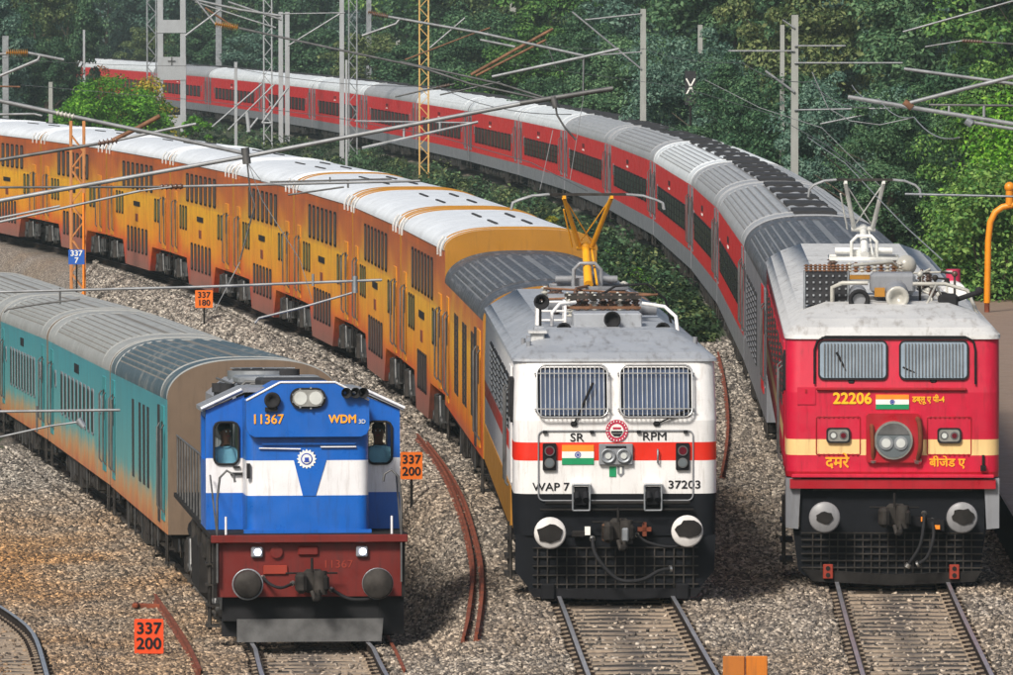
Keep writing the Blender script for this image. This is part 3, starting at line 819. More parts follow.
def flat_coach(c0, c1, name, lab, body, roof, end, blue, kind, idx):
    loc, rot, L = place(c0, c1, blue=blue, gap=.5)
    t = thing(name, lab, 'railway coach', loc, rot, None if kind == 'gen' else 'teal coaches of the left train')
    hw = 1.52; ze = 3.3 if blue else 3.38; zb = .93 if blue else 1.0; zt = 4.0
    b = MB(); b.prism([(-L / 2, zb), (L / 2, zb), (L / 2, ze), (-L / 2, ze)], -hw, hw, 'x', 0); b.build('body', [body], t)
    e = MB()
    prf = roof_profile(hw - .004, ze, zt - .01, 32)
    e.prism([(-hw + .004, zb)] + [(x, z) for x, z in prf] + [(hw - .004, zb)], -L / 2 - .02, -L / 2 - .003, 'y', 0)
    e.build('end_wall', end, t)
    g = MB()
    for i in range(4): g.prism(rrect(.1, 2.15, 1.15 - .06 * (i % 2), 2.3, .12, 3), -L / 2 - .1 * (i + 1), -L / 2 - .1 * i - .03, 'y', 0)
    for sx in (-1, 1):
        g.tube([(sx * .75, -L / 2 - .1, 2.9), (sx * .78, -L / 2 - .3, 3.0), (sx * .82, -L / 2 - .35, 2.5), (sx * .8, -L / 2 - .3, 1.1)], .03, 6, 1)
        g.cyl((sx * 1.0, -L / 2, 1.05), (sx * 1.0, -L / 2 - .42, 1.05), .09, 10, 0); g.cyl((sx * 1.0, -L / 2 - .4, 1.05), (sx * 1.0, -L / 2 - .45, 1.05), .2, 14, 0)
    g.build('gangway', ['rubber', 'darktube'], t)
    r = MB(); roof_mesh(r, L, hw, ze, zt, 88, .028, 2.2, mg=3); r.build('roof', ['hazeroof' if (blue and kind == 'gen') else roof, end, roof, 'lightgroove' if roof == 'darkroof' else 'browngroove'], t)
    if kind == 'gen':
        for i, q in enumerate((-.20, -.13, -.06, .06) if blue else (-.30, -.24, -.08, -.02, .14, .2)):
            lv = MB(); y = L * q; lv.box((-hw - .001, y, 2.25), (.02, .62, 1.5), 0)
            for k in range(13): lv.box((-hw - .012, y, 1.56 + k * .115), (.006, .56, .035), 1)
            lv.build('louvre', ['soot', 'grime'], t)
        dd = door_data('gen' + body, 1.0, 2.05, M['tealdoor' if body == 'teal' else 'dddoor'])
        for y in (-L / 2 + 1.3, L / 2 - 1.4): link('door', dd, t, (-hw - .006, y, 2.15))
        b = MB(); b.box((-hw - .006, -L / 2 + 2.6, 2.1), (.03, .5, 2.1), 0); b.build('side_opening', 'soot', t)
    else:
        n = 9; w0 = -L * .28; w1 = L * .28; wl = (w1 - w0) / n
        wd = window_data('teal%.2f' % wl, wl * .55, 1.0, 'coachgrey', 'glass', 0, .08)
        for i in range(n): link('window', wd, t, (-hw - .003, w0 + wl * (i + .5), 2.25))
        dd = door_data('teal', .85, 2.0, M['tealdoor'])
        for s_ in (-1, 1): link('door', dd, t, (-hw - .006, s_ * (L / 2 - 1.4), 2.15)); 
        w2 = window_data('tsmall', .42, .4, 'coachgrey', 'glass', 0)
        for s_ in (-1, 1): link('window', w2, t, (-hw - .003, s_ * (L / 2 - 2.6), 2.5))
        p = MB()
        for q in (-.5, 0, .5): p.box((-hw - .007, q, 3.0), (.02, .3, .2), 0)
        p.build('name_board', ['textblack'], t)
    underframe(t, L, hw, .98, 30 + idx)
    for s_ in (-1, 1): bogie(t, s_ * (L / 2 - 3.0))
    bellows(t, L, 1.0, 3.3, 1.7, .46)
    return t

# middle train
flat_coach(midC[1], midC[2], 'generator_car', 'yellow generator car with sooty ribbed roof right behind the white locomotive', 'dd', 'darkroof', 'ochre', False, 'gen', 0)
for i in range(2, len(midC) - 1): dd_coach(midC[i], midC[i + 1], i - 2)
# right train
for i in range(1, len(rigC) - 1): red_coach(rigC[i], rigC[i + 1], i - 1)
# left train
flat_coach(bluC[1], bluC[2], 'generator_car', 'teal generator car with brown end wall right behind the blue locomotive', 'teal', 'tealroof', 'brownend', True, 'gen', 1)
flat_coach(bluC[2], bluC[3], 'passenger_coach', 'teal passenger coach directly behind the teal generator car', 'teal', 'tealroof', 'brownend', True, 'pas', 2)
flat_coach(bluC[3], bluC[4], 'passenger_coach', 'teal passenger coach at the left edge, second behind the teal generator car', 'teal', 'tealroof', 'brownend', True, 'pas', 3)
flat_coach(bluC[4], bluC[5], 'passenger_coach', 'last teal passenger coach, only its roof corner in view at the left edge', 'teal', 'tealroof', 'brownend', True, 'pas', 4)
# ------------------------------------------------------------------ locomotive pieces
def shell(b, levels, L, mats, n=5, cap=0):
    rings = []
    for (z, yf, hw, r) in levels:
        p = [(-hw, L, z)]
        for i in range(n + 1):
            a = R(180 + 90 * i / n); p.append((-hw + r + r * math.cos(a), yf + r + r * math.sin(a), z))
        for i in range(n + 1):
            a = R(270 + 90 * i / n); p.append((hw - r + r * math.cos(a), yf + r + r * math.sin(a), z))
        p.append((hw, L, z)); rings.append(p)
    k = len(rings[0])
    for i in range(len(rings) - 1):
        A, B = rings[i], rings[i + 1]
        b.add(A + B, [(j, j + 1, k + j + 1, k + j) for j in range(k - 1)] + [(k - 1, 0, k, 2 * k - 1)], mats[i], True)
    b.add(rings[-1], [tuple(range(k))], cap); b.add(rings[0], [tuple(range(k))[::-1]], mats[0])
def mk(name, fn, mats, parent, loc=None, rot=None):
    b = MB(); fn(b); return b.build(name, mats, parent, loc, rot)
def buffer_(parent, x, z, y, face='buffer', patch=None, r=.235, seed=1):
    rr = random.Random(seed)
    def f(b):
        b.lathe([(.0, 0), (.17, 0), (.17, .25), (.12, .27), (.10, .5)], (x, y, z), (0, -1, 0), 18, 0)
        b.lathe([(.10, .48), (r, .50), (r, .53), (r * .9, .55), (0, .565)], (x, y, z), (0, -1, 0), 28, 1)
        if patch:
            pts = []
            for i in range(16):
                t = 2 * math.pi * i / 16; q = patch[2] * (1 + rr.uniform(-.14, .14))
                pts.append((x + patch[0] + q * 1.25 * math.cos(t), z + patch[1] + q * math.sin(t) * .85))
            b.prism(pts, y - .578, y - .55, 'y', 2)
    return mk('buffer', f, ['darkiron', face, 'darkiron'], parent)
def coupler(parent, z, y, x=0.0, mat='grime'):
    def f(b):
        b.box((x, y + .1, z), (.30, .5, .24), 0, None, .04)
        b.box((x - .14, y - .28, z), (.16, .34, .30), 0, None, .05)
        b.cyl((x + .14, y - .25, z - .17), (x + .14, y - .25, z + .17), .10, 14, 0)
        b.box((x + .05, y - .12, z + .02), (.30, .2, .34), 0, None, .05)
        b.box((x + .22, y - .38, z), (.08, .2, .22), 1, None, .03)
        b.cyl((x + .02, y - .3, z + .15), (x + .02, y - .3, z + .36), .02, 8, 1)
        b.tube([(x - .35, y - .05, z + .13), (x + .4, y - .08, z + .13)], .015, 6, 1)
        b.tube([(x + .02, y - .35, z - .12), (x + .05, y - .42, z - .24), (x + .12, y - .42, z - .2), (x + .1, y - .4, z - .1)], .035, 8, 0)
        b.ball((x + .1, y - .42, z - .22), .06, 1, 8)
    return mk('coupler', f, [mat, 'darkiron'], parent)
def windscreen(parent, cx, cz, wd, ht, y, tilt, frame, pane, bars, mode):
    def f(b):
        b.prism(rrect(0, 0, wd, ht, .09), -.03, .03, 'y', 0)
        b.prism(rrect(0, 0, wd - .06, ht - .06, .06), -.036, -.01, 'y', 1)
    o = mk('windscreen', f, [frame, pane], parent, (cx, y, cz), (-tilt, 0, 0))
    def g(b):
        if mode == 'cage':
            b.tube([(x, -.10, z) for x, z in rrect(0, 0, wd + .02, ht + .04, .12)], .016, 6, 0, True)
            for i in range(bars):
                x = -wd / 2 + wd * (i + .7) / (bars + .4); b.cyl((x, -.10, -ht / 2), (x, -.10, ht / 2), .008, 5, 0)
            for z in (-ht * .36, ht * .36): b.cyl((-wd / 2 - .05, -.10, z), (wd / 2 + .05, -.10, z), .012, 6, 0)
            for x in (-wd / 2 - .03, wd / 2 + .03):
                for z in (-ht * .36, ht * .36): b.cyl((x, -.10, z), (x, 0, z), .018, 6, 0)
        else:
            for i in range(bars):
                x = -wd / 2 + .07 + (wd - .14) * (i + .5) / bars; b.box((x, -.05, 0), (.014, .03, ht - .1), 0)
    mk('window_grille', g, ['chrome' if mode == 'cage' else 'darktube'], o)
    return o
def wiper(parent, p0, p1, y, tilt=0):
    def f(b):
        b.tube([(p0[0], y, p0[1]), (p1[0], y - .02, p1[1])], .013, 6)
        b.box((p0[0], y + .03, p0[1]), (.1, .09, .07), 0, None, .02)
        d = Vector((p1[0] - p0[0], 0, p1[1] - p0[1])); m = Vector((p0[0], 0, p0[1])) + d * .7
        b.tube([(m.x - d.x * .28, y - .0, m.z - d.z * .28), (p1[0] + d.x * .06, y + .02 - .02, p1[1] + d.z * .06)], .02, 5)
    return mk('wiper', f, 'rubber', parent)
def flag(parent, cx, cz, wd, ht, y):
    def f(b):
        for i, m in enumerate((2, 1, 0)):
            z = cz - ht / 2 + ht * i / 3; b.prism([(cx - wd / 2, z), (cx + wd / 2, z), (cx + wd / 2, z + ht / 3), (cx - wd / 2, z + ht / 3)], y - .006, y + .01, 'y', m)
        r = ht / 7
        b.tube([(cx + r * math.cos(t), y - .008, cz + r * math.sin(t)) for t in (2 * math.pi * k / 16 for k in range(16))], .006, 4, 3, True)
        for k in range(6):
            t = math.pi * k / 6; b.tube([(cx - r * math.cos(t), y - .008, cz - r * math.sin(t)), (cx + r * math.cos(t), y - .008, cz + r * math.sin(t))], .003, 4, 3)
    return mk('flag_emblem', f, ['saffron', 'textwhite', 'green', 'navy'], parent)
def insulator(b, p, h, r=.07, m=0, k=5):
    prof = [(r * .4, 0)]
    for i in range(k):
        z = h * (i + .5) / k; prof += [(r * .45, z - h / k * .4), (r, z - h / k * .1), (r * .9, z + h / k * .1), (r * .45, z + h / k * .25)]
    prof.append((r * .4, h)); b.lathe(prof, p, (0, 0, 1), 10, m)
def three_axle(parent, y, blue=False): bogie(parent, y, 3.7, 3, 1.1, 'co')
def hose(parent, pts, r=.02, mat='rubber', name='air_hose', ends=True):
    P = [Vector(p) for p in pts]; out = []
    for i in range(len(P) - 1):
        p0 = P[max(0, i - 1)]; p1 = P[i]; p2 = P[i + 1]; p3 = P[min(len(P) - 1, i + 2)]
        for j in range(6):
            t = j / 6; out.append(.5 * ((2 * p1) + (p2 - p0) * t + (2 * p0 - 5 * p1 + 4 * p2 - p3) * t * t + (3 * p1 - p0 - 3 * p2 + p3) * t ** 3))
    out.append(P[-1])
    def f(b):
        b.tube(out, r, 7, 0)
        if ends: b.cyl(out[-2], out[-1] + (out[-1] - out[-2]) * .5, r * 1.8, 8, 1); b.cyl(out[0], out[1], r * 1.6, 8, 1)
    return mk(name, f, [mat, 'chrome'], parent)
def pantograph(parent, y, zb, zk, zt, hv, wb, headw, mat, horn, x0=0.0):
    root = link('pantograph', None, parent, (x0, y, 0)); root.empty_display_size = .2
    def base(b):
        for sx in (-.55, .55):
            for sy in (-.5, .5): insulator(b, (sx, sy, zb - .38), .3, .09, 1)
        b.tube([(-.6, -.55, zb - .05), (.6, -.55, zb - .05), (.6, .55, zb - .05), (-.6, .55, zb - .05)], .035, 6, 0, True)
        b.box((0, .3, zb), (.5, .2, .16), 0, None, .03)
        b.tube([(-.22, .1, zb - .05), (-.22, .1, zb + .22), (-.12, .1, zb + .32), (.12, .1, zb + .32), (.22, .1, zb + .22), (.22, .1, zb - .05)], .035, 6, 0)
        b.cyl((-.5, .45, zb + .05), (.5, .45, zb + .05), .06, 10, 0)
    mk('base_frame', base, ['greypost' if mat == 'pantoorange' else mat, 'insul'], root)
    mk('lower_arm', lambda b: (b.cyl((0, -.35, zb), (0, .75, zk), .075, 12, 0, .06), b.tube([(.14, -.3, zb), (.1, .7, zk - .05)], .02, 6), b.cyl((-wb - .05, .75, zk), (wb + .05, .75, zk), .05, 12), b.ball((0, .75, zk), .09, 0, 12)), [mat], root)
    def up(b):
        for s_ in (-1, 1): b.cyl((s_ * wb, .75, zk), (s_ * hv, 0, zt - .06), .045, 8, 0, .036)
        b.tube([(-wb * .8, .65, zk + (zt - zk) * .12), (hv * .85, .1, zt - .14)], .012, 5); b.tube([(wb * .8, .65, zk + (zt - zk) * .12), (-hv * .85, .1, zt - .14)], .012, 5)
        b.cyl((-wb - .12, .7, zk), (-wb - .12 - hv * .4, .3, zt - .25), .016, 6)
    mk('upper_arm', up, [mat], root)
    def head(b):
        for yy in (-.14, .14):
            b.box((0, yy, zt), (headw * .5, .05, .035), 1)
            for s_ in (-1, 1):
                x = s_ * headw * .25
                b.tube([(x, yy, zt), (s_ * headw * .36, yy, zt - .02), (s_ * headw * .45, yy, zt - .09), (s_ * headw * .49, yy, zt - horn * .55), (s_ * headw * .5, yy, zt - horn)], .022, 6, 2)
        for s_ in (-1, 1): b.box((s_ * hv, 0, zt - .04), (.05, .34, .05), 0)
    mk('collector_head', head, [mat, 'grime', 'pale_tube'], root)
    return root

# ------------------------------------------------------------------ white locomotive
def white_loco():
    loc, rot, L = place(midC[0], midC[1], gap=.5)
    u = Vector((math.sin(-rot[2]), math.cos(-rot[2]), 0)); loc = loc - u * (L / 2)
    t = thing('electric_locomotive', 'white electric locomotive with a red stripe and a raised orange pantograph', 'locomotive', loc, rot)
    X = lambda px: (px - 616) / 68.; Z = lambda py: 8.85 - (py - 4) / 68.
    LV = [(1.02, .03, 1.48, .22), (1.64, 0, 1.5, .24), (2.13, 0, 1.5, .24), (2.40, 0, 1.5, .24), (2.72, 0, 1.5, .24), (3.58, .22, 1.48, .26)]
    b = MB(); shell(b, LV, L, [1, 0, 2, 0, 0], cap=0); b.build('body', ['white', 'navyblack', 'redstripe'], t)
    b = MB(); shell(b, [(3.58, .19, 1.52, .26), (3.62, .20, 1.51, .28), (3.70, .42, 1.40, .3), (3.96, 2.0, .95, .2)], L, [0, 0, 0], cap=0); b.build('roof', ['greyroof'], t)
    tilt = math.atan(.22 / .86); zy = lambda z: max(0, (z - 2.72) / .86 * .22)
    for cx, w_ in ((X(572.5), 1.02), (X(656.5), 1.04)):
        cz = Z(393); windscreen(t, cx, cz, w_, .74, zy(cz) - .01, tilt, 'black', 'tintglass', 15, 'cage')
    wiper(t, (X(574), Z(424)), (X(592), Z(385)), -.03); wiper(t, (X(657), Z(424)), (X(688), Z(410)), -.03)
    # raised hatch outline
    def hatch(b):
        b.tube([(x, -.015, z) for x, z in rrect(0, Z(466), 2.28, 1.03, .08)], .012, 5, 0, True)
        for x in (X(545), X(592), X(639), X(686)): b.box((x, -.03, Z(432)), (.06, .04, .04), 1)
    mk('hatch_rim', hatch, ['greypost', 'black'], t)
    def badge(b):
        cx, cz = X(617), Z(431); b.disc((cx, cz), .165, -.022, .01, 28, 0); b.disc((cx, cz), .10, -.028, .0, 28, 1)
        b.box((cx, -.03, cz - .015), (.17, .012, .03), 2); b.box((cx, -.03, cz + .04), (.12, .012, .03), 0); b.prism([(cx - .08, cz - .04), (cx + .08, cz - .04), (cx + .04, cz - .08), (cx - .04, cz - .08)], -.035, -.02, 'y', 2)
        for k in range(20):
            a = 2 * math.pi * k / 20; b.box((cx + .142 * math.cos(a), -.026, cz + .142 * math.sin(a)), (.014, .012, .02), 1)
    mk('round_badge', badge, ['maroon', 'textwhite', 'textblack'], t)
    for px in (549.5, 683):
        def ml(b):
            b.prism(rrect(0, 0, .20, .40, .02), -.05, .01, 'y', 0); b.disc((0, .09), .075, -.075, -.04, 18, 2); b.disc((0, .09), .058, -.08, -.06, 18, 1); b.disc((0, -.09), .075, -.075, -.04, 18, 2); b.disc((0, -.09), .058, -.08, -.06, 18, 3)
        mk('marker_lamp', ml, ['black', 'redlens', 'darktube', 'greylens'], t, (X(px), 0, Z(457)))
    def hl(b):
        b.box((0, -.03, 0), (.50, .08, .31), 0, None, .01); b.box((0, -.075, .11), (.3, .01, .03), 2)
        for s_ in (-.115, .115): b.lathe([(.11, 0), (.11, .03), (.085, .03), (.07, .0), (.0, -.01)], (s_, -.07, -.02), (0, -1, 0), 22, 1); b.disc((s_, -.02), .045, -.095, -.06, 16, 3)
    mk('headlight', hl, ['greypost', 'steel', 'black', 'lamp'], t, (X(616), 0, Z(454.5)))
    flag(t, X(578), Z(455), .47, .29, -.008)
    text('SR', .17, (X(577), -.006, Z(438)), 'textblack', t, bold=.002, width=1.15); text('RPM', .17, (X(655), -.006, Z(437)), 'textblack', t, bold=.002, width=1.15)
    text('WAP 7', .165, (X(551), -.006, Z(487.5)), 'textblack', t, bold=.002, width=1.1); text('37203', .165, (X(685), -.006, Z(485.5)), 'textblack', t, bold=.002, width=1.2)
    def lg(b):
        b.box((-.06, -.006, 0), (.10, .012, .15), 0); b.prism([(.01, .08), (.11, .08), (.11, -.03), (.06, -.08), (.01, -.03)], -.01, .01, 'y', 1); b.box((.06, -.014, .02), (.03, .01, .1), 2)
    mk('shed_emblem', lg, ['green', 'greypost', 'textwhite'], t, (X(617), 0, Z(472)))
    for px in (581, 653):
        def jb(b):
            b.tube([(x, -.16, z) for x, z in rrect(0, -.02, .25, .38, .02)], .016, 5, 0, True); b.box((0, -.06, 0), (.2, .16, .28), 1, None, .02); b.box((0, -.08, .17), (.27, .16, .05), 2)
            b.cyl((-.06, -.1, .05), (-.06, -.2, -.05), .05, 8, 1); b.cyl((.06, -.1, .05), (.06, -.2, -.05), .05, 8, 1)
        mk('jumper_socket', jb, ['steel', 'black', 'white'], t, (X(px), 0, Z(496)))
    mk('grab_handle', lambda b: b.tube([(X(658), -.01, Z(450)), (X(658), -.07, Z(451)), (X(658), -.07, Z(462)), (X(658), -.01, Z(463))], .015, 6), 'steel', t)
    mk('front_pipe', lambda b: (b.tube([(X(545), -.1, Z(503)), (X(690), -.1, Z(503))], .03, 8), b.tube([(X(540), -.07, Z(510)), (X(694), -.07, Z(510))], .02, 8)), 'darkiron', t)
    buffer_(t, X(549), Z(531), .05, 'bufferwhite', (0, .0, .155), .235, 3); buffer_(t, X(686), Z(529.5), .05, 'bufferwhite', (.02, .03, .15), .235, 5)
    coupler(t, Z(531), -.05, 0.0, 'grime'); mk('coupler_pin', lambda b: (b.box((-.17, -.42, Z(531)), (.1, .1, .26), 0, None, .02), b.box((.12, -.45, Z(533)), (.1, .1, .2), 1, None, .02)), ['rusty_iron', 'steel'], t)
    def cowc(b):
        b.prism([(-1.48, 1.02), (-1.48, .50), (-1.22, .16), (1.18, .16), (1.46, .5), (1.48, 1.02)], .06, .12, 'y', 0)
        b.prism([(-1.3, .24), (-1.22, .12), (0, .08), (1.18, .12), (1.28, .24)], -.06, .06, 'y', 1)
        for i in range(17): x = -1.15 + 2.3 * i / 16; b.box((x, .035, .54), (.02, .03, .6), 2)
        for i in range(5): b.box((0, .03, .30 + i * .135), (2.45, .03, .018), 2)
        for x in (-1.0, .98): b.box((x, -.09, .2), (.2, .06, .24), 1, None, .02)
    mk('cattle_guard', cowc, ['navyblack', 'black', 'grime'], t)
    hose(t, [(-.35, -.1, 1.0), (-.3, -.35, .75), (.0, -.42, .42), (.35, -.42, .40), (.62, -.3, .52), (.8, -.25, .55)], .028)
    hose(t, [(.3, -.1, 1.05), (.45, -.3, .95), (.75, -.32, .88), (1.1, -.2, .9)], .022)
    mk('hose_cock', lambda b: (b.box((-.55, -.06, 1.05), (.2, .12, .1), 0, None, .02), b.box((.42, -.06, 1.12), (.06, .1, .2), 1), b.box((.42, -.06, 1.12), (.2, .1, .06), 1), b.box((-.42, -.08, 1.1), (.08, .1, .12), 2)), ['darkiron', 'rust', 'textwhite'], t)
    # left side
    mk('cab_door', lambda b: (b.box((-1.505, 1.35, 2.6), (.03, .75, 1.75), 0, None, .01), b.box((-1.523, 1.35, 3.0), (.02, .5, .6), 1), b.tube([(-1.56, .9, 1.7), (-1.6, .9, 1.75), (-1.6, .9, 3.1), (-1.56, .9, 3.15)], .02, 6, 2), b.tube([(-1.56, 1.8, 1.7), (-1.6, 1.8, 1.75), (-1.6, 1.8, 3.1), (-1.56, 1.8, 3.15)], .02, 6, 2)), ['white', 'glass', 'darktube'], t)
    mk('side_window', lambda b: (b.prism(rrect(.62, 3.0, .5, .66, .05), -1.54, -1.49, 'x', 0), b.prism(rrect(.62, 3.0, .4, .56, .05), -1.545, -1.5, 'x', 1)), ['rubber', 'glass'], t)
    for i in range(5):
        def lv(b, i=i):
            y = 3.2 + i * 2.1; b.box((-1.5, y, 2.85), (.03, 1.5, .8), 0)
            for k in range(8): b.box((-1.522, y, 2.52 + k * .095), (.02, 1.4, .03), 1)
        mk('louvre', lv, ['black', 'steel'], t)
    mk('lower_panel', lambda b: b.box((-1.49, L / 2 + .5, 1.35), (.05, L - 1.5, .62), 0), ['ochre'], t)
    mk('solebar', lambda b: (b.box((0, L / 2, .92), (2.9, L - .4, .2), 0), b.box((0, L / 2, .6), (2.5, 2.6, .6), 0, None, .05)), ['darkiron'], t)
    three_axle(t, 3.3); three_axle(t, L - 3.3)
    def steps(b):
        for y in (.95, 1.75): b.cyl((-1.52, y, 1.1), (-1.52, y, .3), .025, 6)
        for z in (.35, .62, .9): b.box((-1.5, 1.35, z), (.2, .8, .03))
    mk('footstep', steps, 'grime', t)
    # roof gear
    mk('resistor_box', lambda b: b.box((.02, 3.4, 3.98), (1.04, .9, .36), 0, None, .02), ['greyroof'], t); mk('sand_box', lambda b: b.box((-.85, 3.2, 3.86), (.5, .5, .2), 0, None, .02), ['greyroof'], t)
    mk('roof_vent', lambda b: (b.box((-1.1, 1.55, 3.80), (.2, .3, .28), 0, None, .02), b.box((-1.1, 1.55, 3.95), (.28, .4, .04), 0, None, .01)), ['whiteroof'], t)
    def roofp(b):
        for x, z in ((-.66, 3.92), (.84, 3.92), (-1.0, 4.35)):
            b.lathe([(.03, 0), (.05, .15), (.07, .3), (.12, .42), (.10, .43), (.03, .3)], (x, 3.1, z), (0, -1, 0), 14, 0)
        b.cyl((-.66, 3.2, 3.75), (-.66, 3.2, 3.92), .04, 8, 0); b.cyl((.84, 3.2, 3.7), (.84, 3.2, 3.92), .04, 8, 0); b.cyl((-1.0, 3.2, 3.8), (-1.0, 3.2, 4.35), .02, 8, 0)
    mk('horn', roofp, ['rubber'], t)
    mk('roof_headlight', lambda b: (b.box((.07, 2.75, 3.78), (.26, .3, .38), 0, None, .02), b.lathe([(.0, 0), (.12, 0), (.13, .18), (.11, .18), (.09, .1), (0, .08)], (.07, 2.8, 4.08), (0, -1, 0), 20, 1)), ['greypost', 'rubber'], t)
    def rack(b):
        for y in (4.4, 5.2):
            b.box((.02, y, 4.34), (1.15, .06, .05), 0); b.box((.02, y, 4.18), (1.15, .05, .04), 1)
            for i in range(9): insulator(b, (-.5 + i * .13, y + .15, 4.12), .26, .05, 2 if i % 3 else 3, 4)
        for i in range(7): b.box((-.45 + i * .16, 4.85, 4.3 - .05 * (i % 2)), (.09, .7, .04), 0)
    mk('resistor_rack', rack, ['grime', 'rusty_iron', 'insul', 'whiteglaze'], t)
    def frm(b):
        for x in (-1.02, -.6):
            b.tube([(x, 3.7, 3.85), (x, 3.7, 4.3), (x, 4.3, 4.3), (x, 4.3, 3.85)], .025, 6)
        for z in (4.02, 4.16, 4.3): b.tube([(-1.02, 3.7, z), (-.6, 3.7, z)], .02, 6)
        b.tube([(-.82, 3.2, 3.9), (-.82, 3.3, 4.15), (-.7, 3.4, 4.28), (-.45, 3.6, 4.3)], .03, 7)
        b.tube([(.6, 4.3, 4.25), (.95, 4.3, 4.2), (1.12, 4.2, 4.05), (1.15, 4.0, 3.75)], .03, 7)
        b.tube([(-1.2, 2.3, 3.72), (-1.1, 2.5, 3.92), (-.3, 2.6, 3.88)], .015, 6, 1)
    mk('roof_frame', frm, ['white', 'rubber'], t)
    def bus(b):
        rr = random.Random(4)
        for i in range(8):
            x = rr.uniform(-.8, .8); y = 6 + i * .9; insulator(b, (x, y, 3.95), .34, .08, 1 if i % 2 else 2); insulator(b, (-x * .7, y + .4, 3.95), .3, .07, 1)
        b.tube([(-.4, 5.5, 4.3), (-.3, 7, 4.36), (.1, 9, 4.34), (.2, 13, 4.3)], .025, 6, 0); b.tube([(-.95, 6.2, 4.22), (.95, 6.2, 4.3)], .022, 6, 0); b.tube([(-.8, 7.4, 4.35), (.9, 7.4, 4.25)], .02, 6, 0)
        b.cyl((-.75, 6.8, 4.15), (.1, 6.8, 4.15), .14, 12, 3); b.cyl((.3, 5.7, 4.1), (.9, 5.7, 4.1), .1, 12, 3); b.box((.5, 8.5, 4.1), (.6, .9, .25), 3, None, .03)
        b.tube([(.0, 6.4, 4.25), (.3, 6.5, 4.42), (.8, 6.6, 4.45), (1.1, 6.8, 4.2), (1.2, 6.9, 3.8)], .02, 6, 4)
    mk('busbar', bus, ['rusty_iron', 'insul', 'whiteglaze', 'greypost', 'rubber'], t)
    mk('roof_bolt', lambda b: [b.cyl((x, y, 3.62), (x, y, 3.74 + .1), .035, 8) for x, y in ((-1.25, 1.0), (-1.3, 1.9), (-1.2, 2.6), (1.25, 1.4), (1.3, 2.2))], 'greypost', t)
    pantograph(t, 8.6, 4.37, 4.93, 5.80, .38, .10, 2.45, 'pantoorange', .24, x0=-.05)
white_loco()

